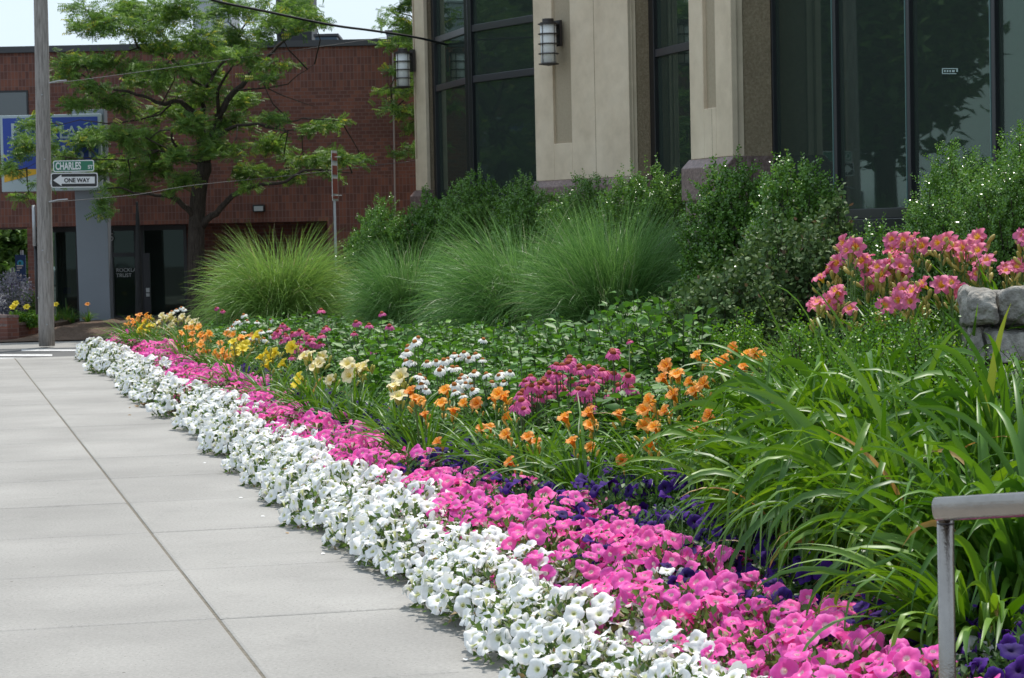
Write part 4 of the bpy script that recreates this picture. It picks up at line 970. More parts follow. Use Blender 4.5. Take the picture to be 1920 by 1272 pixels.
# ---- leafy perennial foliage (coneflower and sunflower-like plants)
def perennial_mesh(seed, n_st=34, h=.5, r=.26, leaf=.115, per=13):
    g = np.random.default_rng(seed); pos = []; Yd = []; Zd = []; sc = []; rn = []
    st_ = []
    for i in range(n_st):
        a = g.random() * 6.28; rr_ = r * math.sqrt(g.random()); bx, by = rr_ * math.cos(a) * .6, rr_ * math.sin(a) * .6
        hh = h * g.uniform(.72, 1.08); tx, ty_ = rr_ * math.cos(a) * 1.25 + g.normal(0, .02), rr_ * math.sin(a) * 1.25 + g.normal(0, .02)
        st_.append(((bx, by, 0), (tx, ty_, hh)))
        for k in range(per):
            t = .22 + .78 * (k + .5) / per; an = k * 2.4 + g.random(); out = np.array([math.cos(an), math.sin(an), g.uniform(.05, .7)]); 
            pos.append((bx + (tx - bx) * t, by + (ty_ - by) * t, hh * t)); Yd.append(out); Zd.append(np.array([-out[0] * .3, -out[1] * .3 - .35, .8]) + g.normal(0, .5, 3))
            sc.append(leaf * g.uniform(.7, 1.15) * (1.15 - .55 * t)); rn.append(min(1, g.random() * .88 + .12 * (t > .85) * g.random()))
    Yd = np.array(Yd); Yd /= np.linalg.norm(Yd, axis=1, keepdims=True); Zd = np.array(Zd); Zd -= Yd * (Zd * Yd).sum(1, keepdims=True); Zd /= np.linalg.norm(Zd, axis=1, keepdims=True)
    rot = np.stack([np.cross(Yd, Zd), Yd, Zd], -1)
    me = scatter('perennial_leaves', LEAF_V, LEAF_F, np.array(pos), rot, np.array(sc), np.array(rn)); me.materials.append(M['cone_leaf'])
    m = MB()
    for a, b in st_: m.tube([a, b], [.004, .0025], 4, False)
    ms = m.mesh('perennial_stems'); ms.materials.append(M['stem_dk'])
    # tiny yellow-green buds on some tips
    m = MB()
    for a, b in st_[:1]: m.lathe([(0, -.004), (.008, 0), (.010, .008), (.006, .014), (0, .016)], 6, b)
    mb_ = m.mesh('tip_buds'); mb_.materials.append(M['bud'])
    return me, ms, mb_
PV = [perennial_mesh(50 + i) for i in range(4)]
PG = 'leafy green perennials filling the bed'
cnt = 0; placed = []
for s in np.arange(-.5, 25.0, .42):
    for t in np.arange(1.35, 6.2, .40):
        x, y = st(s + random.uniform(-.12, .12), t + random.uniform(-.1, .1))
        u = x / y * FPX + 960
        if inside(np.array([x]), np.array([y]))[0] or inside(np.array([x + .4]), np.array([y]))[0]: continue
        if u > 1345 or y < 13.3: continue
        tmax = np.interp(s, [0, 6, 12, 18, 25], [3.4, 4.2, 4.3, 3.1, 2.2]); tmin = np.interp(s, [0, 6, 10, 14, 20, 25], [1.55, 1.5, 1.55, 1.5, 1.45, 1.7])
        if t > tmax or t < tmin: continue
        if any(math.hypot(x - gx, y - gy) < .55 for gx, gy in ((PX(535, 33), 33), (PX(770, 30.5), 30.5), (PX(985, 27), 27), (PX(1150, 25.4), 25.4))): continue
        placed.append((x, y, s, t))
def per_label(x, y):
    u = x / y * FPX + 960
    if y > 27: return 'leafy green perennial at the foot of the leftmost fountain grass'
    if y > 21: return 'leafy green perennial among the farther coneflowers, left of centre' if u < 820 else 'leafy green perennial in front of the wide middle fountain grasses'
    if y > 16: return 'leafy green perennial behind the white coneflowers' if u < 1000 else 'leafy green perennial with yellowish buds, below the tallest fountain grass'
    return 'dark leafy perennial around the pink coneflowers near the centre' if u < 1180 else 'leafy green perennial beside the upper orange daylilies'
for i, (x, y, s, t) in enumerate(placed):
    e = empty('leafy_perennial', (x, y, float(gz(x, y)) - .02), random.random() * 6.28); sc = random.uniform(.8, 1.25)
    hs = np.interp(y, [12, 15, 17.5, 20, 26, 32], [.66, .72, .95, .95, .82, .72]) * random.uniform(.78, 1.25) * (1 + .16 * math.sin(x * 3.1 + y * 1.3)) * (1.12 if x / y * FPX > 150 and y > 16.5 else 1); e.scale = (sc * 1.15, sc * 1.15, sc * hs)
    tag(e, per_label(x, y), 'perennial plant', PG); v = PV[i % 4]
    obj('foliage', v[0], None, e); obj('stems', v[1], None, e)
    if i % 9 == 0: obj('bud', v[2], None, e)

# ---- petunias
def petal_ring(nseg, prof, lobes=5, wav=.07, ruff=.0, seed=0):
    """lathe-like corolla with lobed rim. prof: (r, z, lobeamount); returns verts, quads, rad"""
    v = []; rad = []; g = random.Random(seed)
    ph = [g.uniform(-.5, .5) for _ in range(6)]
    for r, z, l in prof:
        for k in range(nseg):
            a = 2 * math.pi * k / nseg; c = abs(math.cos(a * lobes / 2)); 
            rr_ = r * (1 - l * wav * 2 * (1 - c ** .5)) * (1 + l * .07 * math.sin(2 * a + ph[0] * 6)); zz = z + l * ruff * (math.sin(a * lobes * 2 + ph[1]) * .5 + math.sin(3 * a + ph[2] * 6)) + l * .12 * math.cos(2 * a + ph[3] * 6)
            v.append((rr_ * math.cos(a), rr_ * math.sin(a), zz)); rad.append(min(1, r))
    n = len(prof); f = [(i * nseg + k, i * nseg + (k + 1) % nseg, (i + 1) * nseg + (k + 1) % nseg, (i + 1) * nseg + k) for i in range(n - 1) for k in range(nseg)]
    return v, f, rad
def pet_tmpl(seed):
    if seed == 4: return petal_ring(20, [(.06, -.85, 0), (.10, -.35, 0), (.16, -.1, 0), (.26, .12, .2), (.42, .30, .6), (.50, .38, 1.)], 5, .12, .05, seed)
    if seed == 5: return petal_ring(20, [(.06, -.8, 0), (.12, -.35, 0), (.2, -.14, 0), (.38, .02, .2), (.66, .10, .6), (.80, .24, 1.)], 5, .12, .09, seed)
    return petal_ring(25, [(.06, -.75, 0), (.12, -.35, 0), (.17, -.12, 0), (.28, -.02, .2), (.62, .03, .55), (.86, .0, .9), (1., -.05 - .05 * (seed % 3), 1.3)], 5, .11, .10, seed)
PT = [pet_tmpl(i) for i in range(8)]
def flower_mesh(name, tm, size, mat):
    v, f, rad = tm; me = bulk(name, np.array(v) * size, np.array(f), np.array(rad), 'rad'); me.materials.append(mat)
    return me
def pet_layout(seed, n, rx, ry, h):
    g = np.random.default_rng(seed); pos = []; nr = []
    tries = 0
    while len(pos) < n and tries < 6000:
        tries += 1
        a = g.random() * 6.28; ph = math.acos(1 - g.random() * .98)
        d = np.array([math.sin(ph) * math.cos(a), math.sin(ph) * math.sin(a), math.cos(ph)])
        p = d * np.array([rx, ry, h]) * g.uniform(.86, 1.08); p[2] = max(p[2], .05)
        if all(np.linalg.norm(p - q) > .042 for q in pos):
            pos.append(p); nn = d * np.array([1 / rx, 1 / ry, 1 / h]); nn /= np.linalg.norm(nn)
            nn = nn * .6 + np.array([-.25, -.35, .4]) + g.normal(0, .42, 3); nr.append(nn / np.linalg.norm(nn))
    return np.array(pos), np.array(nr), g.random(len(pos)) * 6.28, g.uniform(.029, .043, len(pos)), np.array([0, 1, 2, 3, 6, 7, 0, 1, 2, 3, 6, 7, 5, 4])[g.integers(0, 14, len(pos))]
def leafball(seed, n, rx, ry, h, leaf, mat, name='petunia_leaves'):
    g = np.random.default_rng(seed); a = g.random(n) * 6.28; ph = np.arccos(1 - g.random(n) * 1.05)
    d = np.stack([np.sin(ph) * np.cos(a), np.sin(ph) * np.sin(a), np.cos(ph)], -1); p = d * np.array([rx, ry, h]) * (1 - .55 * g.random(n) ** 1.4)[:, None]; p[:, 2] = np.maximum(p[:, 2], .01)
    y = d * .7 + g.normal(0, .6, (n, 3)) + [0, 0, .2]; z = d + g.normal(0, .5, (n, 3)) + [0, 0, .5]; y /= np.linalg.norm(y, axis=1, keepdims=True); z -= y * (z * y).sum(1, keepdims=True); z /= np.linalg.norm(z, axis=1, keepdims=True)
    me = scatter(name, LEAF_V, LEAF_F, p, np.stack([np.cross(y, z), y, z], -1), leaf * g.uniform(.6, 1.2, n)); me.materials.append(mat); return me
PETV = {}
for colr, mat, nfl, lm, hh in (('white', 'p_white', 58, 'pet_leaf', .215), ('pink', 'p_pink', 43, 'pet_leaf', .215), ('purple', 'p_purple', 23, 'pet_leaf_dk', .22)):
    fl = [flower_mesh('petunia_flower', PT[i], 1.0, M[mat]) for i in range(8)]
    vs = []
    for k in range(4):
        sd = 100 + k * 7 + len(colr); lay = pet_layout(sd, nfl, .215, .215, hh)
        rot = rot_to(lay[1], lay[2]); V_ = []; F_ = []; A_ = []; R_ = []; off = 0
        for i in range(len(lay[0])):
            v, f, rad = PT[lay[4][i]]; vv = (np.array(v) * lay[3][i]) @ rot[i].T + lay[0][i]; V_.append(vv); F_.append(np.array(f) + off); A_.append(rad); R_.append(np.full(len(v), random.random())); off += len(v)
        me = bulk('petunia_blossoms', np.concatenate(V_), np.concatenate(F_), np.concatenate(A_), 'rad'); at = me.attributes.new('rnd', 'FLOAT', 'POINT'); at.data.foreach_set('value', np.concatenate(R_).astype(np.float32)); me.materials.append(M[mat])
        lf = leafball(sd + 3, 620, .20, .20, hh * .92, .034, M[lm])
        vs.append((lay, rot, me, lf))
    PETV[colr] = (fl, vs)
PETG = {'white': 'white petunias edging the sidewalk', 'pink': 'pink petunias in the second band', 'purple': 'deep purple petunias in the third band'}
def zone(y):
    if y < 9: return 'near the steel handrail'
    if y < 13.5: return 'below the near orange daylilies'
    if y < 19: return 'below the cream and yellow daylilies'
    if y < 26: return 'below the small far orange daylilies'
    return 'at the far end by the street'
def petunia(colr, s, t, near, k, sc=1., lab=None):
    x, y = st(s, t); z = float(gz(x, y)); z = max(z, .0)
    o = empty('petunia_plant', (x, y, z), 0); o.scale = (sc, sc, sc * random.uniform(.9, 1.1))
    where = {'white': 'white petunia plant along the sidewalk ', 'pink': 'pink petunia plant behind the white ones ', 'purple': 'purple petunia plant behind the pink ones '}[colr]
    tag(o, lab or where + zone(y), 'petunia', PETG[colr] if lab is None else PETG[colr])
    fl, vs = PETV[colr]; lay, rot, me, lf = vs[k % 4]
    rz = random.choice([0, .3, -.3, .6, -.6, .15]); o.rotation_euler[2] = rz
    obj('foliage', lf, None, o)
    if near:
        for i in range(len(lay[0])):
            f = bpy.data.objects.new('flower', fl[lay[4][i]]); COL.objects.link(f); f.parent = o
            f.matrix_local = Matrix.Translation(lay[0][i]) @ Matrix(rot[i].tolist()).to_4x4() @ Matrix.Scale(float(lay[3][i]), 4)
    else: tag(obj('flower_mass', me, None, o), kind='stuff')
k = 0
def band(colr, rows, s0, s1, near_s, skip=0, sp=0):
    global k
    for t0 in rows:
        s = s0 + random.uniform(0, .2)
        while s < s1:
            k += 1; far = s > 11
            if random.random() >= skip:
                c = colr; t = t0 + random.gauss(0, .06)
                petunia(c, s, t, s < near_s and (colr != 'purple'), k, random.uniform(.88, 1.14) * (1.22 if far else 1.10))
            s += (max(sp, .50) if far else (sp or .41)) + random.uniform(-.04, .04)
band('white', [.12], -2.7, 10.8, 1.6, 0, .27)
band('white', [.29], .9, 12, 1.6, .35, .40)
band('white', [.15], 10.9, 24.6, 0, 0, .40)
band('pink', [.47], -2.7, 24.8, 1.2, .08, .36)
band('pink', [.66], -2.7, 2.2, 1.2, .2, .42)
band('pink', [.66], 2.3, 9, 1.2, .35, .42)
band('pink', [.64], 9.2, 24.8, 1.2, .05, .42)
band('pink', [.80], -2.7, 3.6, 0, .5)
band('purple', [.84], -2.5, 1.6, 0, .4)
band('purple', [.74], 1.2, 9, 0, .25)
band('purple', [.84], 9, 15, 0, .25)
band('purple', [1.0], -2.6, 15, 0, .2)
band('purple', [1.2], -2.4, 9, 0, .1)
for s, t in ((-1.9, .98), (.2, .62), (2.2, .55), (4.1, .60), (7.2, .52), (12, .5), (16, .52)):   # strays
    petunia('white', s, t, False, 3, .8, 'small stray white petunia among the pink ones ' + zone(st(s, t)[1]))
for i, (s, t, kd) in enumerate(((-1.3, .30, 'pink'), (.9, .22, 'pink'), (3.3, .28, 'pink'), (5.6, .2, 'pink'), (8.8, .26, 'pink'), (13.5, .26, 'pink'), (-.6, .78, 'purple'), (1.1, .66, 'purple'), (3.0, .60, 'purple'), (5.0, .58, 'purple'), (-1.9, .95, 'purple'), (20.5, .55, 'purple'), (.3, 1.1, 'pink'), (3.8, .95, 'pink'), (6.6, .9, 'pink'), (-1.2, .72, 'purple'), (.2, .62, 'purple'), (1.9, .72, 'purple'), (2.6, .5, 'purple'), (4.1, .64, 'purple'), (2.2, 1.0, 'pink'), (-.9, 1.1, 'pink'), (2.1, .22, 'pink'), (4.4, .2, 'pink'), (7.2, .22, 'pink'))):
    petunia(kd, s, t, False, i, .82 if kd == 'pink' else .95, 'small stray %s petunia ' % kd + zone(st(s, t)[1]))

# ---- daylilies
def lily_tmpl(R_=1., depth=.9, openf=1., wid=.42, curl=.25, seg=7, ruf=.05, seed=0):
    """six petals: returns verts, quads, rad; unit = petal length; axis +z"""
    V_ = []; F_ = []; A_ = []; g = random.Random(seed)
    for j in range(6):
        a = j * math.pi / 3 + g.uniform(-.08, .08); inner = j % 2; w = wid * (1 if inner else .72); base = len(V_)
        for i in range(seg + 1):
            t = i / seg
            r = openf * (.07 + .93 * t ** 1.9) * .75; z = depth * (t ** .75) * 1.0 - curl * max(0, t - .6) ** 1.3 * 3.2
            if not inner: z -= .03
            ww = w * math.sin(math.pi * min(1, .12 + .80 * t)) ** .8 * (t * .7 + .35)
            for q in (-1, -.45, .45, 1):
                rz = g.uniform(-ruf, ruf) * abs(q) * t; zz = z + .07 * (1 - abs(q)) * -1 * t + rz + abs(q) * .04
                V_.append((r * math.cos(a) - math.sin(a) * ww * q, r * math.sin(a) + math.cos(a) * ww * q, zz)); A_.append(t)
        for i in range(seg):
            for q in range(3):
                b = base + i * 4 + q; F_.append((b, b + 1, b + 5, b + 4))
    for k_ in range(6):   # stamens
        a = k_ * 1.05; b = len(V_)
        for t in (0, 1):
            r = .04 + .10 * t; z = .1 + .75 * t * depth
            V_.append((r * math.cos(a), r * math.sin(a), z)); V_.append((r * math.cos(a) + .02, r * math.sin(a) + .02, z)); A_ += [.1, .1]
        F_.append((b, b + 1, b + 3, b + 2))
    return np.array(V_), np.array(F_), np.array(A_)
def lily_mesh(name, mat, size, **kw):
    v, f, a = lily_tmpl(**kw); me = bulk(name, v * size, f, a, 'rad'); me.materials.append(M[mat]); return me
def bud_mesh(mat, L, r):
    m = MB(); m.lathe([(0, 0), (r * .45, L * .08), (r * .8, L * .35), (r, L * .65), (r * .7, L * .9), (0, L)], 8); me = m.mesh('bud'); me.materials.append(M[mat]); me.polygons.foreach_set('use_smooth', np.ones(len(me.polygons), bool)); return me
LK = {
 'orange': dict(fl=[lily_mesh('orange_lily_flower', 'p_orange', .098, depth=1.0, openf=.60, wid=.34, curl=.36, seed=i) for i in range(3)], bud=bud_mesh('bud_orange', .05, .009)),
 'orange_s': dict(fl=[lily_mesh('small_lily_flower', 'p_orange', .082, depth=.8, openf=.8, wid=.36, curl=.3, seed=i) for i in range(3)], bud=bud_mesh('bud_orange', .04, .008)),
 'yellow': dict(fl=[lily_mesh('yellow_lily_flower', 'p_yellow', .105, depth=.9, openf=.75, wid=.36, curl=.3, seed=i) for i in range(3)], bud=bud_mesh('bud', .06, .011)),
 'cream': dict(fl=[lily_mesh('cream_lily_flower', 'p_cream', .112, depth=.9, openf=.78, wid=.38, curl=.3, seed=i) for i in range(3)], bud=bud_mesh('bud', .07, .012)),
 'rose': dict(fl=[lily_mesh('rose_lily_flower', 'p_rose', .080, depth=.8, openf=.95, wid=.40, curl=.34, ruf=.16, seed=i) for i in range(4)], bud=bud_mesh('bud_pink', .06, .0105)),
}
LGV = [blades('lily_blades', 90, .07, (.35, .72), .018, (.05, .6), (.5, 2.0), 9, False, .3, kink=.3) for _ in range(3)]
for me in LGV: me.materials.append(M['lily_leaf'])
def lily_plant(kind, px, Y, fl_px, label, group, name='daylily_plant', nb=3, face=(-.5, -.4, .75), fol=1.0, spread=.35, base=None):
    """one plant with a flowering stem to each listed pixel (px, py, Y offset)"""
    x = PX(px, Y) if base is None else base; z = float(gz(x, Y))
    o = empty(name, (x, Y, z)); tag(o, label, 'daylily', group)
    if fol:
        f = obj('foliage', random.choice(LGV), None, o); f.scale = (fol,) * 3; f.rotation_euler[2] = random.random() * 6
    K = LK[kind]
    for q in fl_px:
        fx, fy = q[0], q[1]; dy = q[2] if len(q) > 2 else random.uniform(-.25, .25)
        tp_ = P(fx, fy, Y + dy) - Vector((x, Y, z)); bx = tp_.x * .35; by = tp_.y * .35
        L = .05; 
        d = Vector(face) + Vector((random.gauss(0, .35), random.gauss(0, .35), random.gauss(0, .25))); d.normalize()
        end = tp_ - d * .05
        m = MB(); mid = Vector((bx * .6 + end.x * .4, by * .6 + end.y * .4, end.z * .55))
        m.tube([(bx, by, .02), tuple(mid), tuple(end - Vector((0, 0, .03))), tuple(end)], [.0045, .0035, .003, .004], 5, False)
        bl = []
        for b in range(nb):
            bd = Vector((random.gauss(0, .5), random.gauss(0, .4), 1)).normalized(); st0 = end - Vector((0, 0, .05 + .02 * b)); p1 = st0 + bd * random.uniform(.03, .06)
            m.tube([tuple(st0), tuple(p1)], .0022, 4, False); bl.append((p1, bd))
        s_ = m.build('stem', M['stem'], o)
        fo = obj('flower', random.choice(K['fl']), None, s_); fo.location = end; fo.rotation_mode = 'QUATERNION'; fo.rotation_quaternion = d.to_track_quat('Z', 'Y'); sc = random.uniform(.74, 1.04); fo.scale = (sc,) * 3
        for p1, bd in bl:
            bo = obj('bud', K['bud'], None, s_); bo.location = p1; bo.rotation_mode = 'QUATERNION'; bo.rotation_quaternion = bd.to_track_quat('Z', 'Y'); c_ = random.uniform(.6, 1.1); bo.scale = (c_,) * 3
    return o
GO = 'orange daylilies near the centre'
lily_plant('orange', 1095, 12.3, [(1060, 785), (1105, 775), (1108, 798), (1072, 826), (1107, 838), (1160, 775), (1165, 862, -.5)], 'orange daylily with seven open trumpets in front of the pink coneflowers', GO)
lily_plant('orange', 1000, 12.9, [(990, 820), (1005, 828), (948, 815), (955, 866, -.4)], 'orange daylily left of centre above the purple petunias, flowers low', GO)
lily_plant('orange', 925, 13.6, [(903, 802), (918, 800), (935, 740), (945, 745), (925, 745), (948, 780)], 'orange daylily below the white coneflowers', GO)
lily_plant('orange', 790, 14.6, [(778, 745), (788, 752), (770, 735), (828, 758), (850, 772), (795, 775), (835, 733), (820, 829, -.6), (868, 755), (895, 758)], 'orange daylily clump right of the cream daylilies', GO)
GO2 = 'orange daylilies beside the tall strap leaves'
lily_plant('orange', 1225, 12.0, [(1218, 752), (1222, 765), (1215, 750), (1210, 800), (1245, 770), (1208, 770)], 'orange daylily just left of the tall strap leaves', GO2)
lily_plant('orange', 1290, 12.4, [(1250, 688), (1243, 710), (1290, 715), (1305, 665), (1270, 705), (1262, 742), (1320, 720), (1300, 735)], 'orange daylily behind the left end of the strap leaves', GO2)
lily_plant('orange', 1390, 12.6, [(1373, 652), (1352, 682), (1358, 676), (1343, 682), (1400, 662), (1412, 660), (1425, 668), (1395, 690)], 'orange daylily at the top left of the strap leaves, above the rest', GO2)
lily_plant('orange', 1310, 11.4, [(1218, 832), (1300, 800), (1312, 822), (1340, 838), (1330, 780), (1225, 800)], 'orange daylily half covered by the strap leaves', GO2)
lily_plant('cream', 660, 17.0, [(660, 690), (668, 700), (655, 705), (683, 688), (672, 690), (652, 683)], 'cream daylily with flowers close together near the white coneflowers', 'cream daylilies')
lily_plant('cream', 600, 17.8, [(598, 680), (590, 690), (618, 712), (580, 668), (605, 670), (570, 668)], 'cream daylily right of the yellow daylilies', 'cream daylilies')
lily_plant('cream', 745, 15.6, [(742, 718), (752, 708), (738, 722), (748, 745, -.3)], 'pale daylily left of the near orange daylilies', 'cream daylilies')
lily_plant('yellow', 505, 20.0, [(497, 660), (505, 672), (500, 685), (530, 682), (515, 662), (488, 668)], 'yellow daylily at the front, right of the small orange ones', 'yellow daylilies')
lily_plant('yellow', 445, 21.5, [(440, 650), (442, 662), (455, 655), (460, 648), (482, 630), (436, 640)], 'yellow daylily among the small orange daylilies', 'yellow daylilies')
lily_plant('yellow', 565, 18.8, [(556, 720, -.2), (560, 708), (548, 652)], 'yellow daylily with few flowers below the cream ones', 'yellow daylilies')
G3 = 'small orange daylilies toward the far end'
def cluster(n, x0, x1, y0, y1):
    return [(random.uniform(x0, x1), random.uniform(y0, y1), random.uniform(-.5, .5)) for _ in range(n)]
lily_plant('orange_s', 350, 26.5, cluster(11, 335, 375, 608, 650), 'small orange daylily nearest the far cluster', G3)
lily_plant('orange_s', 390, 25.0, cluster(12, 370, 412, 622, 668), 'small orange daylily beside the pink petunias', G3)
lily_plant('orange_s', 420, 24.0, cluster(10, 398, 440, 640, 672), 'small orange daylily left of the yellow clump', G3)
lily_plant('orange_s', 450, 25.5, cluster(12, 425, 478, 622, 646), 'small orange daylily below the far white coneflowers', G3)
lily_plant('orange_s', 245, 31.5, cluster(8, 228, 262, 590, 612), 'small orange daylily at the far left corner of the bed', G3)
lily_plant('yellow', 275, 30.5, cluster(9, 255, 292, 595, 622), 'yellow daylily in the far corner cluster', 'yellow daylilies')
lily_plant('cream', 312, 30.0, cluster(8, 296, 330, 590, 618), 'cream daylily in the far corner cluster', 'cream daylilies')
lily_plant('cream', 352, 29.5, cluster(6, 335, 378, 592, 612), 'pale yellow daylily at the right of the far corner cluster', 'cream daylilies')
lily_plant('orange_s', 268, 31.0, cluster(7, 255, 285, 585, 600), 'small orange daylily behind the far yellow ones', G3)
GP = 'pink daylilies above the stone wall'
rl = [(1585, 11.9, [(1588, 458), (1582, 468), (1548, 500)]), (1625, 11.9, [(1622, 478), (1612, 486), (1652, 500), (1650, 512)]), (1680, 12.1, [(1690, 448), (1668, 460), (1706, 445), (1675, 470)]), (1700, 11.9, [(1692, 488), (1680, 492), (1698, 498)]),
      (1560, 11.5, [(1562, 540), (1532, 562), (1570, 548)]), (1690, 11.3, [(1685, 545), (1680, 562), (1725, 530), (1700, 548)]), (1790, 12.0, [(1782, 450), (1800, 462), (1775, 458), (1830, 442), (1822, 450)]), (1840, 11.8, [(1838, 488), (1845, 480)]),
      (1785, 11.4, [(1782, 524), (1778, 530)]), (1890, 11.9, [(1900, 492), (1885, 500), (1925, 445), (1918, 440)]), (1945, 11.9, [(1935, 470), (1960, 480)])]
labs = ['with two flowers below the window sill', 'second from the left, flowers facing up', 'whose flowers are crossed by the sill line', 'with a dark rose bloom in the middle of the group', 'lowest at the left end', 'with a wide bunch hanging lowest in front', 'with the tightest bunch near the big glossy shrub', 'with one flower just above the stone wall', 'with a single flower left of the stone wall', 'near the right edge over the stones', 'cut by the right edge']
for (px, Y, fl), lb_ in zip(rl, labs):
    fl = fl + [(a_ + random.uniform(-24, 24), b_ + random.uniform(-6, 26)) for a_, b_ in fl + fl[:1]]
    lily_plant('rose', px, Y, fl, 'rose pink daylily ' + lb_, GP, nb=6, fol=1.35, face=(-.55, -.55, .6))
# strap-leaf clumps along the bed (no flowers in view)
for i, (px, Y, lab_) in enumerate(((1530, 11.9, 'leftmost'), (1640, 11.5, 'left of the lowest pink flowers'), (1740, 11.3, 'right of the lowest pink flowers'), (1830, 11.6, 'behind the left stone of the wall'), (1910, 11.9, 'behind the stone wall at the right edge'))):
    x = PX(px, Y); o = empty('daylily_clump', (x, Y, float(gz(x, Y))), i); o.scale = (1.25, 1.25, 1.2); tag(o, 'strap leaf clump among the rose pink daylilies, ' + lab_, 'daylily', 'strap leaves under the pink daylilies'); obj('foliage', LGV[i % 3], None, o)
    m = MB(); m.lathe([(0, 0), (.05, 0), (.03, .05), (0, .06)], 8); m.build('crown', M['stem'], o)
GB = 'strap leaf daylily foliage clumps behind the petunias'
for i in range(34):
    s = 4.4 + i * .62; t = np.interp(s, [3, 10, 25], [1.38, 1.15, 1.05]) + random.uniform(-.1, .12); x, y = st(s, t)
    o = empty('daylily_clump', (x, y, float(gz(x, y))), random.random() * 6); sc = random.uniform(.68, .92); o.scale = (sc * 1.1, sc * 1.1, sc * .8)
    tag(o, 'arching strap leaf clump without flowers ' + zone(y), 'daylily', GB)
    obj('foliage', LGV[i % 3], None, o)
    m = MB(); m.lathe([(0, 0), (.05, 0), (.03, .05), (0, .06)], 8); m.build('crown', M['stem'], o)
# big daylily foliage at right
GX = 'large arching strap leaf clumps at the lower right'
big = [(1470, 11.2, 735, 'at the left end, before the orange daylilies', 1), (1530, 10.6, 670, 'second from the left', 1), (1610, 10.0, 660, 'behind the others near the light green shrubs', 1), (1680, 9.6, 690, 'below the light green shrubs', 1), (1790, 9.2, 705, 'above the handrail', 1), (1900, 8.9, 680, 'at the right edge above the handrail', 1),
       (1490, 9.9, 790, 'hanging over the purple petunias at the left', 1), (1560, 9.4, 770, 'front left, over the purple petunias', 1), (1650, 8.9, 780, 'in the middle of the group', 1), (1740, 8.5, 790, 'just left of the handrail post', 1), (1830, 8.1, 820, 'behind the handrail bar', 1), (1940, 7.8, 800, 'under the bar at the right edge', 1), (1850, 7.5, 1000, 'nearest, seen through the handrail corner', 1)]
for i, (px, Y, top, lab, fs) in enumerate(big):
    x = PX(px, Y, 900); z = float(gz(x, Y)); H = P(px, top, Y).z - z
    n = 145; dirs = np.concatenate([rng.normal(math.pi * 1.22, 1.1, int(n * .45)), rng.random(n - int(n * .45)) * 6.28])
    me = blades('strap_leaves', n, .13, (.44, .95), .032, (.02, .58), (.5, 2.3), 13, False, .34, None, dirs, tipbend=.8, twist=.75, kink=.42)
    me.materials.append(M['lily_leaf_pale' if i % 3 == 0 else 'lily_leaf'])
    o = empty('strap_leaf_clump', (x, Y, z)); tag(o, 'large strap leaf clump ' + lab, 'daylily', GX); f = obj('foliage', me, None, o)
    v = np.empty(len(me.vertices) * 3, np.float32); me.vertices.foreach_get('co', v); v = v.reshape(-1, 3); zq = np.percentile(v[:, 2], 98.6); v[:, 2] *= H / zq; me.vertices.foreach_set('co', v.ravel()); me.update()
    me3 = blades('upright_leaves', 16, .10, (.55, .9), .030, (.0, .3), (.1, .9), 10, False, .35, None, None, tipbend=1.2, twist=.8); me3.materials.append(M['lily_leaf']); obj('upright_leaves', me3, None, o).scale = (1, 1, H / .9)
    me2 = blades('dry_blades', 7, .12, (.35, .7), .008, (.3, .9), (1.0, 2.2), 10, True, .3, np.full(7, .99), tipbend=1); me2.materials.append(M['lily_leaf']); obj('dry_leaves', me2, None, o)
    m = MB()
    for q in range(3):
        a = random.random() * 6.28; e_ = Vector((.22 * math.cos(a), .22 * math.sin(a), H * random.uniform(.7, .9))); m.tube([(0, 0, 0), (e_.x * .5, e_.y * .5, e_.z * .6), tuple(e_)], .004, 5, False)
        for w_ in range(4): m.lathe([(0, 0), (.006, .004), (.008, .018), (0, .03)], 6, (e_.x + random.gauss(0, .012), e_.y + random.gauss(0, .012), e_.z - .01 + .01 * w_))
    m.build('seed_stalk', M['stem'], o)

# ---- coneflowers
def ray_mesh(name, mat, R_, n=15, droop=.5, seed=0):
    g = random.Random(seed); V_ = []; F_ = []; A_ = []
    for j in range(n):
        a = j * 2 * math.pi / n + g.uniform(-.08, .08); dr = droop + g.uniform(-.2, .2); L = R_ * g.uniform(.88, 1.05); w = R_ * .17; b = len(V_)
        for i in range(5):
            t = i / 4; r = R_ * .22 + (L - R_ * .22) * t * math.cos(dr * t * .8); z = -(L) * t * math.sin(dr * t * 1.0) * .8 + .002
            ww = w * (.6 + .5 * math.sin(math.pi * min(.95, t * .8 + .15))) * (1 if i < 4 else .55)
            for q in (-1, 1): V_.append((r * math.cos(a) - math.sin(a) * ww * q, r * math.sin(a) + math.cos(a) * ww * q, z)); A_.append(t)
        for i in range(4): F_.append((b + 2 * i, b + 2 * i + 1, b + 2 * i + 3, b + 2 * i + 2))
    me = bulk(name, np.array(V_), np.array(F_), np.array(A_), 'rad'); me.materials.append(M[mat]); return me
def cone_mesh(mat, r):
    m = MB(); m.lathe([(0, -.004), (r, -.002), (r * 1.02, r * .3), (r * .8, r * .75), (r * .4, r * .98), (0, r * 1.02)], 14); me = m.mesh('flower_cone'); me.materials.append(M[mat]); me.polygons.foreach_set('use_smooth', np.ones(len(me.polygons), bool)); return me
CK = {'pink': ([ray_mesh('coneflower_rays', 'p_cone', .047, 15, .75, i) for i in range(3)], cone_mesh('cone_red', .0165)),
      'white': ([ray_mesh('coneflower_rays', 'p_cwhite', .042, 16, .65, i) for i in range(3)], cone_mesh('cone_or', .014))}
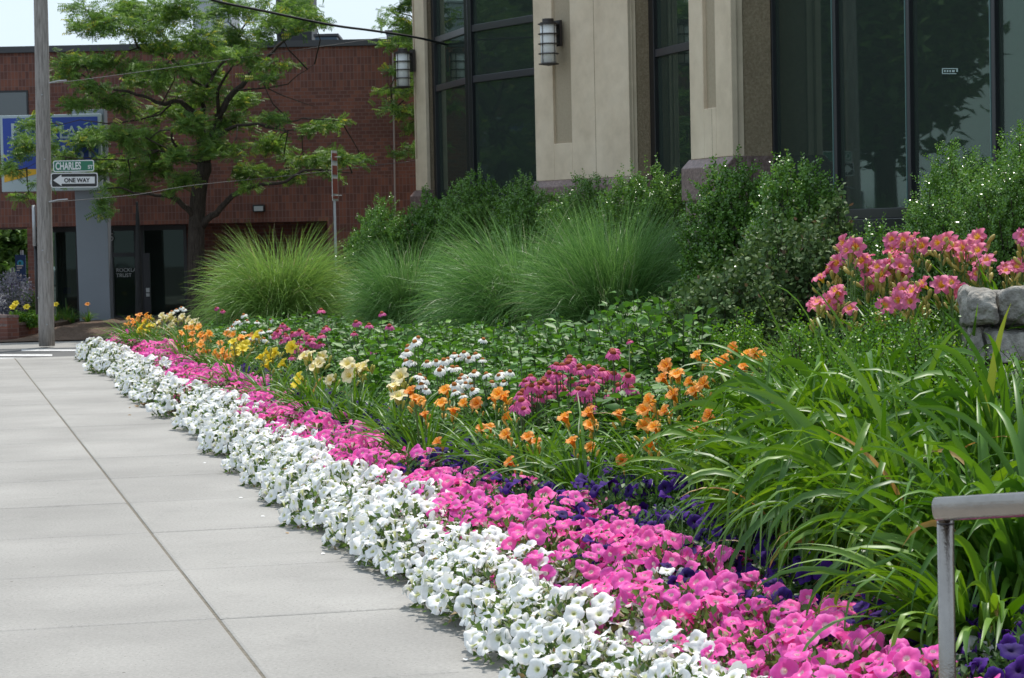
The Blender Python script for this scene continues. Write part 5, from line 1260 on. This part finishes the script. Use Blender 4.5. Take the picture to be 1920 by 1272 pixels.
def coneflower(kind, px, Y, pts, label, group):
    x = PX(px, Y); z = float(gz(x, Y)); o = empty('coneflower_plant', (x, Y, z), 0); tag(o, label, 'coneflower', group)
    f = obj('foliage', PV[random.randrange(4)][0], None, o); f.scale = (.85, .85, .72); f.rotation_euler[2] = random.random() * 6
    if len(pts) > 3 and kind == 'pink' and Y < 24 and Y != 21.5:
        xs_ = [q[0] for q in pts]; ys_ = [q[1] for q in pts]
        pts = pts + [(random.uniform(min(xs_), max(xs_)), random.uniform(min(ys_) + 4, max(ys_))) for _ in range(len(pts) // 2)]
    rays, cn_ = CK[kind]
    for q in pts:
        dy = q[2] if len(q) > 2 else random.uniform(-.35, .35)
        e_ = P(q[0], q[1], Y + dy) - Vector((x, Y, z)); m = MB(); m.tube([(e_.x * .5, e_.y * .5, .05), (e_.x * .85, e_.y * .85, e_.z * .6), tuple(e_)], [.004, .0035, .003], 5, False)
        s_ = m.build('stem', M['stem_dk'], o); d = Vector((random.gauss(-.12, .2), random.gauss(-.22, .2), 1)).normalized()
        fo = obj('flower', random.choice(rays), None, s_); fo.location = e_; fo.rotation_mode = 'QUATERNION'; fo.rotation_quaternion = d.to_track_quat('Z', 'Y'); sc = random.uniform(.95, 1.25) * (q[3] if len(q) > 3 else 1); fo.scale = (sc,) * 3
        c_ = obj('cone', cn_, None, s_); c_.location = e_ + d * .002; c_.rotation_mode = 'QUATERNION'; c_.rotation_quaternion = fo.rotation_quaternion; c_.scale = (sc,) * 3
GW = 'white coneflowers'; GK = 'pink coneflowers'
coneflower('white', 765, 16.4, [(765, 650), (763, 660), (772, 680), (778, 642), (784, 634), (757, 668), (762, 678), (801, 680)], 'white coneflower upper left of its patch, stacked flowers', GW)
coneflower('white', 835, 16.0, [(818, 678), (832, 676), (840, 674), (848, 690), (857, 690), (828, 690), (824, 695), (866, 705), (874, 710)], 'white coneflower in the middle of its patch', GW)
coneflower('white', 880, 15.6, [(888, 700), (890, 698), (873, 720), (884, 722), (887, 732), (860, 728), (852, 722), (862, 712), (868, 742), (912, 702), (853, 735)], 'white coneflower at the front of its patch', GW)
coneflower('white', 900, 16.8, [(870, 662), (880, 672), (862, 670), (892, 665), (905, 675), (906, 637, 1.), (852, 665)], 'white coneflower behind, below the fountain grass', GW)
coneflower('white', 945, 15.6, [(940, 700), (956, 698), (945, 717), (922, 718), (935, 705)], 'white coneflower at the right end of its patch, beside the pink ones', GW)
coneflower('white', 792, 15.2, [(790, 722), (795, 712), (787, 705), (798, 730)], 'white coneflower low at the left, beside the cream daylily', GW)
coneflower('pink', 1000, 14.2, [(995, 707), (985, 716), (1008, 728), (1026, 722), (1020, 712), (1012, 720), (980, 735), (985, 745), (1030, 740), (992, 755), (980, 765), (1005, 722)], 'pink coneflower at the left end of its patch', GK)
coneflower('pink', 1060, 14.6, [(1043, 685), (1065, 682), (1070, 690), (1050, 705), (1030, 700), (1038, 710), (1068, 672), (1088, 695), (1048, 722), (1058, 732), (1035, 735)], 'pink coneflower tallest in the middle of its patch', GK)
coneflower('pink', 1115, 14.2, [(1110, 697), (1130, 706), (1140, 702), (1094, 712), (1120, 690), (1105, 690), (1125, 712), (1152, 702)], 'pink coneflower to the right in its patch', GK)
coneflower('pink', 1100, 13.5, [(1085, 732), (1095, 732), (1108, 728), (1105, 738), (1112, 722), (1088, 742), (1106, 766)], 'pink coneflower at the front of its patch', GK)
coneflower('pink', 1170, 14.0, [(1170, 698), (1178, 706), (1184, 730), (1160, 724), (1145, 740), (1180, 640, 2.5, .7)], 'pink coneflower with spaced flowers at the right end of its patch', GK)
coneflower('pink', 978, 13.4, [(982, 768), (975, 742), (978, 752), (970, 760)], 'pink coneflower low between the orange daylilies', GK)
coneflower('pink', 545, 23.0, [(530, 609), (520, 622), (535, 628), (548, 625), (557, 625), (528, 640), (540, 636), (562, 640), (515, 630), (545, 645), (575, 632)], 'farther pink coneflower patch left, flowers close together', GK)
coneflower('pink', 590, 22.4, [(573, 655), (560, 648), (592, 648), (580, 640), (555, 655), (570, 662), (548, 670), (602, 629), (585, 634), (600, 645)], 'farther pink coneflower behind the cream daylilies', GK)
coneflower('pink', 680, 21.5, [(668, 605), (692, 610), (716, 588), (664, 625), (697, 658, -1), (730, 612), (602, 582, 1), (607, 618), (612, 615)], 'farther pink coneflower with scattered tall flowers below the middle grass', GK)
coneflower('pink', 418, 30.0, [(417, 583), (405, 578)], 'single small pink coneflower below the leftmost fountain grass', GK)
coneflower('white', 455, 27.0, [(457, 591), (445, 602), (440, 606), (452, 606), (463, 602), (482, 604), (507, 600), (435, 614), (428, 618), (458, 622)], 'farther white coneflower behind the small orange daylilies', GW)
coneflower('white', 495, 25.0, [(490, 622), (505, 620), (482, 632), (495, 636), (478, 628), (510, 630), (500, 640), (470, 634)], 'farther white coneflower left of the farther pink patch', GW)
coneflower('white', 330, 31.0, [(340, 577), (331, 581), (322, 585), (314, 590), (345, 580)], 'farthest white coneflower above the cream daylilies', GW)
# foliage sprigs that rise beside lilies are part of the perennials; fallen bits on the pavement
tag_ = []
for px, py in ((262, 764), (285, 763), (232, 779), (309, 791)):
    d = P(px, py, 20) - Vector((0, 0, 1.6)); q = Vector((0, 0, 1.6)) + d * ((.004 - 1.6) / d.z)
    nl = 9 if py < 770 else 1; g = np.random.default_rng(px); pos = np.stack([g.normal(0, .06, nl), g.normal(0, .035, nl), np.abs(g.normal(.006, .01, nl))], -1); nn = g.normal(0, .4, (nl, 3)) + [0, 0, 1]
    me = scatter('fallen_leaf', ROUND_V, ROUND_F, pos, rot_to(nn, g.random(nl) * 6), .05 * g.uniform(.5, 1.2, nl)); o = obj('fallen_leaves', me, M['dryleaf']); o.location = q
    tag(o, {262: 'larger heap of dry tan leaves on the sidewalk by the white petunias', 285: 'small heap of dry tan leaves touching the petunia edge', 232: 'tiny dry leaf alone on the sidewalk slab', 309: 'dry leaf at the edge of the white petunias'}[px], 'dry leaves')

for i in range(16):
    s_ = random.uniform(-.8, 9); t_ = -random.uniform(.02, .3) ** 1.0; x, y = st(s_, t_); g = np.random.default_rng(i)
    me = scatter('petal', ROUND_V, ROUND_F, np.array([[0, 0, .004]]), rot_to(np.array([[.1, -.2, 1.]]), np.array([i * 1.3])), .028); o = obj('fallen_petal', me, M['sign_p'] if False else (M['s_white'] if i % 3 else M['dryleaf'])); o.location = (x, y, .001)
    tag(o, 'fallen white petal on the sidewalk beside the petunias' if i % 3 else 'dry brown petal on the sidewalk beside the petunias', 'petal', 'fallen petals on the sidewalk')
# ================================================================= trees
FR_V = []; FR_F = []
for k_ in range(5):
    for sg_ in (-1, 1):
        y0 = .08 + k_ * .19; b = len(FR_V); 
        FR_V += [(0, y0, 0), (sg_ * .12, y0 + .13, .03), (sg_ * .30, y0 + .14, -.05 - .03 * k_), (sg_ * .15, y0 - .0, .0)]; FR_F.append((b, b + 1, b + 2, b + 3))
def tree(name, base, Y, limbs, pads, label, trunk_r, seed, fronds=26, size=.15):
    g = random.Random(seed); gn = np.random.default_rng(seed)
    bx = P(*base, Y); z0 = .05; o = empty(name, (bx.x, Y, z0)); tag(o, label, 'tree'); org = Vector((bx.x, Y, z0))
    m = MB(); nodes = []
    for pts, r0, r1, dz in limbs:
        ps = []
        for i, (px, py) in enumerate(pts):
            t = i / (len(pts) - 1); ps.append(P(px, py, Y + dz * t) - org)
        # subdivide with slight waviness
        out = [ps[0]]
        for a, b in zip(ps[:-1], ps[1:]):
            n_ = max(2, int((b - a).length / .25))
            for q in range(1, n_ + 1): out.append(a.lerp(b, q / n_) + Vector((g.gauss(0, .012), g.gauss(0, .02), g.gauss(0, .012))) * (q < n_))
        rad = [r0 + (r1 - r0) * i / (len(out) - 1) for i in range(len(out))]
        m.tube(out, rad, 10 if r0 > .05 else 6)
        nodes += [(p, r) for p, r in zip(out, rad) if r < trunk_r * .75]
    mt = m; pos = []; yd = []
    for (px, py, rx, ry) in pads:
        dY = g.uniform(-1.3, 1.3); c = P(px, py, Y + dY) - org; rxm = rx / FPX * Y; rzm = ry / FPX * Y
        near = min(nodes, key=lambda n_: (n_[0] - c).length)[0]
        mid = near.lerp(c, .5) + Vector((g.gauss(0, .06), g.gauss(0, .1), g.gauss(.03, .06)))
        mt.tube([near, mid, c], [.014, .010, .006], 5, False)
        nt_ = max(4, int(rx / 8)); ends = []
        for k_ in range(nt_):
            a = g.random() * 6.28; rr_ = math.sqrt(g.random()); e_ = c + Vector((math.cos(a) * rr_ * rxm, math.sin(a) * rr_ * rxm * .8, g.gauss(0, .45) * rzm + .25 * rzm * (1 - rr_)))
            h_ = c.lerp(e_, .5) + Vector((0, 0, g.uniform(-.02, .06))); mt.tube([c.lerp(mid, g.random() * .5), h_, e_], [.006, .004, .002], 4, False)
            nf = int(fronds * .88 * rx * ry / (nt_ * 95)) + 2
            for q in range(nf):
                t = g.random() ** .45; p = (c.lerp(h_, t * 2) if t < .5 else h_.lerp(e_, t * 2 - 1)); p = p + Vector((g.gauss(0, .08), g.gauss(0, .12), g.gauss(0, .5) * rzm * .7))
                pos.append(p); d = (e_ - c).normalized() * .6 + Vector((g.gauss(0, .7), g.gauss(0, .7), g.gauss(-.12, .35))); yd.append(d)
    pos = np.array([tuple(p) for p in pos]); yd = np.array([tuple(p) for p in yd]); yd /= np.linalg.norm(yd, axis=1, keepdims=True)
    zd = gn.normal(0, .8, yd.shape) + [0, -.5, .8]; zd -= yd * (zd * yd).sum(1, keepdims=True); zd /= np.linalg.norm(zd, axis=1, keepdims=True)
    m.build('trunk', M['bark'], o, True)
    me = scatter('locust_fronds', FR_V, FR_F, pos, np.stack([np.cross(yd, zd), yd, zd], -1), size * gn.uniform(.7, 1.25, len(pos)))
    obj('crown', me, M['locust'], o)
    return o
LIMBS = [([(370, 625), (369, 540), (368, 440), (371, 380), (378, 330), (383, 306)], .165, .125, 0), ([(383, 306), (378, 260), (374, 235)], .11, .085, -.1),
 ([(374, 236), (362, 210), (345, 196), (332, 189), (310, 196), (292, 192), (268, 180), (241, 172), (210, 168), (187, 165)], .055, .012, -.8), ([(376, 240), (380, 215), (378, 190), (385, 165)], .05, .03, .4), ([(385, 165), (400, 142), (380, 115), (355, 93), (335, 85)], .032, .010, .6), ([(360, 150), (340, 125), (319, 109), (290, 98), (259, 90), (252, 72), (235, 60), (212, 54)], .04, .008, -.5), ([(385, 170), (372, 155), (358, 148)], .04, .038, -.1),
 ([(400, 140), (425, 110), (441, 88), (450, 60), (468, 34), (480, 10)], .026, .008, .8), ([(383, 306), (395, 270), (404, 240), (410, 215)], .10, .07, .1), ([(408, 220), (425, 190), (441, 170), (462, 150), (480, 127), (500, 108), (520, 87), (552, 63), (590, 52), (612, 40)], .06, .008, .9), ([(410, 215), (408, 170), (425, 140), (438, 120)], .035, .012, -.6),
 ([(402, 262), (425, 244), (446, 235), (484, 232), (515, 241), (545, 228), (567, 222)], .04, .008, -1.0), ([(484, 233), (500, 240), (530, 245), (548, 252)], .018, .006, -1.2), ([(380, 425), (396, 405), (413, 391), (436, 367), (465, 352), (500, 345), (536, 341), (570, 320), (610, 318), (660, 325)], .065, .007, -.7), ([(362, 405), (354, 394), (335, 377), (311, 367), (280, 364), (250, 362), (225, 352)], .06, .012, -.5), ([(376, 300), (340, 285), (322, 262), (322, 240), (300, 245), (280, 262)], .03, .008, -.9), ([(378, 310), (340, 296), (300, 282), (255, 286), (223, 288), (190, 300)], .03, .007, .6),
 ([(330, 190), (300, 215), (260, 225), (200, 232), (150, 225), (110, 235)], .02, .005, .3), ([(300, 282), (240, 300), (160, 300), (90, 290), (50, 315)], .016, .004, -.6), ([(441, 170), (500, 165), (540, 158), (560, 140), (590, 120)], .018, .003, -.3), ([(500, 165), (560, 190), (590, 200)], .012, .003, -.3), ([(540, 245), (590, 240), (640, 228)], .012, .003, -.2), ([(255, 175), (200, 190), (160, 185)], .012, .003, .2)]
PADS = [(230, 18, 85, 26), (330, 22, 80, 26), (430, 20, 60, 26), (540, 22, 70, 24), (590, 40, 38, 15), (170, 62, 45, 13), (200, 42, 60, 18), (270, 60, 60, 24), (380, 78, 60, 24), (450, 70, 50, 28), (520, 55, 60, 24), (160, 122, 55, 16), (122, 138, 28, 12), (220, 122, 60, 18), (325, 130, 65, 20), (290, 152, 60, 18), (400, 150, 45, 22), (515, 122, 35, 14), (175, 160, 55, 9), (370, 178, 65, 18), (450, 192, 55, 20), (140, 202, 45, 12), (220, 200, 55, 22), (310, 215, 60, 22), (440, 230, 55, 20), (500, 222, 35, 11), (85, 232, 45, 16), (60, 280, 50, 22), (25, 318, 25, 16), (150, 260, 55, 22), (230, 260, 55, 22), (300, 272, 60, 22), (430, 282, 55, 20), (520, 272, 55, 20), (600, 240, 48, 11), (632, 226, 24, 6), (570, 300, 58, 18), (640, 298, 45, 14), (682, 300, 24, 6), (480, 320, 55, 20), (280, 320, 60, 20), (200, 318, 55, 24), (130, 300, 45, 20), (240, 360, 48, 14), (186, 385, 18, 24), (330, 342, 40, 16), (470, 352, 28, 7), (540, 332, 55, 13), (620, 328, 28, 8), (110, 340, 45, 11), (55, 372, 22, 7), (350, 240, 45, 20), (350, 300, 40, 16), (460, 110, 40, 18), (290, 95, 45, 16), (490, 150, 28, 10), (160, 20, 40, 12)]
tree('honeylocust_tree', (370, 610), 41.0, LIMBS, PADS, 'airy green street tree in front of the brick building', .165, 5)
L2 = [([(800, 620), (802, 400), (800, 250), (797, 120), (795, 20), (790, -60)], .075, .04, 0), ([(797, 190), (775, 175), (750, 168), (722, 165)], .022, .004, -.3), ([(800, 230), (770, 215), (735, 208)], .022, .004, -.6), ([(798, 120), (770, 90), (735, 88)], .022, .004, -.4), ([(795, 60), (770, 30), (735, 22)], .022, .004, -.5), ([(801, 310), (785, 285), (768, 280)], .015, .003, -.4), ([(796, 20), (770, -5), (745, -20)], .02, .004, -.4)]
PD2 = [(742, 18, 28, 8), (765, 8, 28, 20), (768, 48, 22, 14), (735, 45, 28, 6), (760, 70, 22, 6), (748, 90, 34, 8), (770, 60, 15, 20), (745, 135, 20, 8), (770, 120, 18, 18), (735, 168, 28, 6), (765, 172, 22, 10), (728, 205, 30, 6), (760, 208, 28, 10), (768, 232, 16, 12), (772, 275, 18, 10), (755, 295, 14, 8), (768, 150, 15, 12), (745, -25, 40, 20), (780, -10, 30, 20)]
tree('honeylocust_tree', (800, 600), 43.0, L2, PD2, 'second street tree mostly hidden behind the left corner of the stone building', .075, 9, 30, .16)
# ---- distance beyond the brick building, far left
def fartree(px, Y, top, w_, label, seed):
    x = PX(px, Y); h = P(px, top, Y).z; g = np.random.default_rng(seed); n = 9000
    o = empty('far_tree', (x, Y, 0)); tag(o, label, 'tree', 'trees down the street'); m = MB(); m.tube([(0, 0, -.1), (.05, 0, h * .4), (0, 0, h * .7)], [.16, .12, .05], 8); m.build('trunk', M['bark'], o)
    c = g.normal(0, 1, (26, 3)); c /= np.linalg.norm(c, axis=1, keepdims=True); c = c * g.uniform(.4, 1, (26, 1)) * [w_, w_, h * .33] + [0, 0, h * .66]
    k_ = g.integers(0, 26, n); p = c[k_] + g.normal(0, .26, (n, 3)) * [w_ * .6, w_ * .6, h * .2]
    me = scatter('far_leaves', LEAF_V, LEAF_F, p, rot_to(g.normal(0, .6, (n, 3)) + [0, 0, .8], g.random(n) * 6), .22 * g.uniform(.5, 1.2, n)); obj('crown', me, M['fartree'], o)
fartree(30, 62, 420, 1.5, 'dark street tree seen under the overhang of the brick building', 71); fartree(-30, 55, 400, 1.3, 'nearer tree cut by the left edge of the picture', 72); fartree(10, 85, 470, 2.0, 'pale green tree farthest down the street', 73)
fartree(75, 95, 440, 2.4, 'tree behind the corner post of the brick building', 74)
def bigtree(x, Y, h, w_, label, seed):
    g = np.random.default_rng(seed); n = 14000
    o = empty('shade_tree', (x, Y, 0)); tag(o, label, 'tree', 'tall trees left of the picture'); m = MB(); m.tube([(0, 0, -.1), (.1, 0, h * .4), (0, 0, h * .7)], [.28, .2, .08], 8); m.build('trunk', M['bark'], o)
    c = g.normal(0, 1, (34, 3)); c /= np.linalg.norm(c, axis=1, keepdims=True); c = c * g.uniform(.3, 1, (34, 1)) * [w_, w_, h * .34] + [0, 0, h * .62]
    p = c[g.integers(0, 34, n)] + g.normal(0, .3, (n, 3)) * [w_ * .6, w_ * .6, h * .2]
    me = scatter('tree_leaves', LEAF_V, LEAF_F, p, rot_to(g.normal(0, .6, (n, 3)) + [0, 0, .8], g.random(n) * 6), .42 * g.uniform(.5, 1.2, n)); obj('crown', me, M['fartree'], o)
bigtree(-13.5, 43, 9.5, 2.0, 'tall shade tree outside the left edge, mirrored in the windows', 81); bigtree(-15.5, 50, 12, 2.9, 'tallest shade tree outside the left edge behind the brick building', 82); bigtree(-19, 56, 13, 3.2, 'shade tree farthest outside the left edge', 83)
def fsign(name, px0, px1, py0, py1, Y, mat, label, extra=None):
    a = P(px0, py1, Y); b = P(px1, py0, Y); o = empty(name, ((a.x + b.x) / 2, Y, 0)); tag(o, label, 'sign'); W = (b.x - a.x) / 2
    m = MB(); m.box(-W, W, -.03, -.005, a.z, b.z); m.build('panel', mat, o); m = MB(); m.tube([(W * .2, .04, 0), (W * .2, .04, b.z + .1)], .035, 8); m.build('post', M['galv'], o); return o, a, b, W
o, a, b, W = fsign('street_banner', 30, 48, 478, 529, 52, M['s_navy'], 'dark blue banner with a round emblem on a post down the street')
m = MB(); zc = b.z - .18; ring = [(.07 * math.cos(q * .52), -.035, zc + .07 * math.sin(q * .52)) for q in range(12)]; m.add(ring, [tuple(range(12))]); m.build('emblem', M['s_cyan'], o)
m = MB(); m.add([(.03 * math.cos(q * .52) - .01, -.038, zc + .035 * math.sin(q * .52)) for q in range(12)], [tuple(range(12))]); m.build('emblem_centre', M['s_green'], o)
m = MB()
for q, w_ in enumerate((.14, .11, .06)): m.box(-.08, -.08 + w_, -.036, -.032, a.z + .34 - q * .05, a.z + .365 - q * .05)
m.add([(-.03, -.036, a.z + .14), (.0, -.036, a.z + .11), (.03, -.036, a.z + .14), (0, -.036, a.z + .17)], [(0, 1, 2, 3)]); m.build('banner_text', M['s_white'], o)
o, a, b, W = fsign('notice_sign', 13, 30, 511, 534, 50, M['s_white'], 'small white notice sign left of the blue banner')
m = MB()
for q in range(4): m.box(-W * .6, W * (.6 - .15 * (q % 2)), -.036, -.032, a.z + .05 + q * .055, a.z + .065 + q * .055)
m.build('sign_text', plain('grey_ink', (.2, .2, .22, 1), .6), o)
o, a, b, W = fsign('purple_sign', 21, 35, 531, 547, 49, M['s_purple'], 'small purple sign with a white mark below the white notice')
m = MB(); m.box(-.05, .05, -.036, -.032, (a.z + b.z) / 2 + .02, (a.z + b.z) / 2 + .04); m.box(-.01, .01, -.036, -.032, (a.z + b.z) / 2 - .05, (a.z + b.z) / 2 + .019); m.build('mark', M['s_white'], o)
# car
cx_ = PX(20, 66); car = empty('parked_car', (cx_ - .6, 66, 0), 0); tag(car, 'silver car half hidden behind the planter flowers at the far left', 'car')
prof = [(-2.1, .35), (-2.15, .7), (-1.5, .88), (-.9, 1.35), (.6, 1.40), (1.3, .98), (2.0, .85), (2.1, .4)]
m = MB(); n_ = len(prof); m.add([(x_, -.8, z_) for x_, z_ in prof] + [(x_, .8, z_) for x_, z_ in prof], [tuple(range(n_)), tuple(range(n_, 2 * n_))[::-1]] + [(i, n_ + i, n_ + (i + 1) % n_, (i + 1) % n_) for i in range(n_)]); m.build('body', M['carpaint'], car, bevel=.06)
m = MB(); m.add([(-1.3, -.86, .93), (-.8, -.86, 1.28), (.5, -.86, 1.32), (1.1, -.86, .97)], [(0, 3, 2, 1)]); m.build('side_window', M['carglass'], car)
for x_ in (-1.35, 1.35):
    m = MB(); v_ = [(x_ + .32 * math.cos(q * .3927), y_, .32 + .32 * math.sin(q * .3927)) for y_ in (-.88, -.66) for q in range(16)]; m.add(v_, [tuple(range(16)), tuple(range(16, 32))[::-1]] + [(q, 16 + q, 16 + (q + 1) % 16, (q + 1) % 16) for q in range(16)]); wh = m.build('wheel', M['tyre'], car)
    m = MB(); m.add([(x_ + .19 * math.cos(q * .3927), -.885, .32 + .19 * math.sin(q * .3927)) for q in range(16)], [tuple(range(16))]); m.build('rim', M['galv'], wh)
# planter plants
def smallbush(name, px, py, Y, rx, h, mat, label, zb, cat='plant', leaf=.05, n=2500, lv=LEAF_V):
    x = PX(px, Y); o = empty(name, (x, Y, zb)); tag(o, label, cat); g = np.random.default_rng(int(px * 3 + 400)); a = g.random(n) * 6.28; r_ = np.sqrt(g.random(n)); zz = g.random(n)
    p = np.stack([r_ * np.cos(a) * rx * (.5 + .6 * zz), r_ * np.sin(a) * rx * (.5 + .6 * zz), zz * h * (1 - .3 * r_ ** 2)], -1)
    me = scatter('small_leaves', lv, LEAF_F, p, rot_to(g.normal(0, .9, (n, 3)) + [0, 0, .4], g.random(n) * 6), leaf * g.uniform(.5, 1.2, n)); obj('foliage', me, mat, o)
    m = MB(); 
    for q in range(12): an = q * .52; m.tube([(0, 0, 0), (rx * .4 * math.cos(an), rx * .4 * math.sin(an), h * .7)], .006, 4, False)
    m.build('stems', M['stem_dk'], o); return o
zpl = P(12, 606, 40).z
smallbush('lavender_bush', 22, 560, 40.2, .38, .95, M['lavender'], 'grey-purple lavender bush in the brick planter', zpl - .05, n=3500, leaf=.045)
smallbush('leafy_plant', 45, 570, 40.6, .28, .62, M['fartree'], 'dark green plant right of the lavender in the planter', zpl - .05)
for px, lab in ((30, 'low green plant with two yellow flowers in the brick planter'), (57, 'small green plant at the right end of the planter')):
    o = smallbush('flowering_plant', px, 590, 39.6, .16, .28, M['boxpale'], lab, zpl - .06, n=900)
    if px == 30:
        for dx_, dz_ in ((-.03, .30), (.02, .36), (.2, .30)):
            f = obj('flower', LK['yellow']['fl'][0], None, o); f.location = (dx_, -.1, dz_); f.rotation_euler = (R(50), 0, 0)
for px, Y, lab, hh in ((104, 42.2, 'low yellow-green plant at the foot of the pylon, left', .28), (122, 42.6, 'strap leaf plant between the pole and the grey pylon', .42), (134, 42.0, 'low grassy plant touching the left edge of the pylon', .26), (163, 41.8, 'small plant with one orange flower before the pylon', .30)):
    x = PX(px, Y); o = empty('mulch_bed_plant', (x, Y, .17)); tag(o, lab, 'plant'); f = obj('foliage', LGV[0], None, o); f.scale = (.45, .45, hh * 1.5); 
    m = MB(); m.tube([(0, 0, 0), (.01, 0, hh)], .004, 4); m.build('stem', M['stem'], o)
    if px in (163, 104): f = obj('flower', LK['orange_s' if px == 163 else 'yellow']['fl'][0], None, o); f.location = (.01, -.02, hh); f.rotation_euler = (R(40), 0, 0)
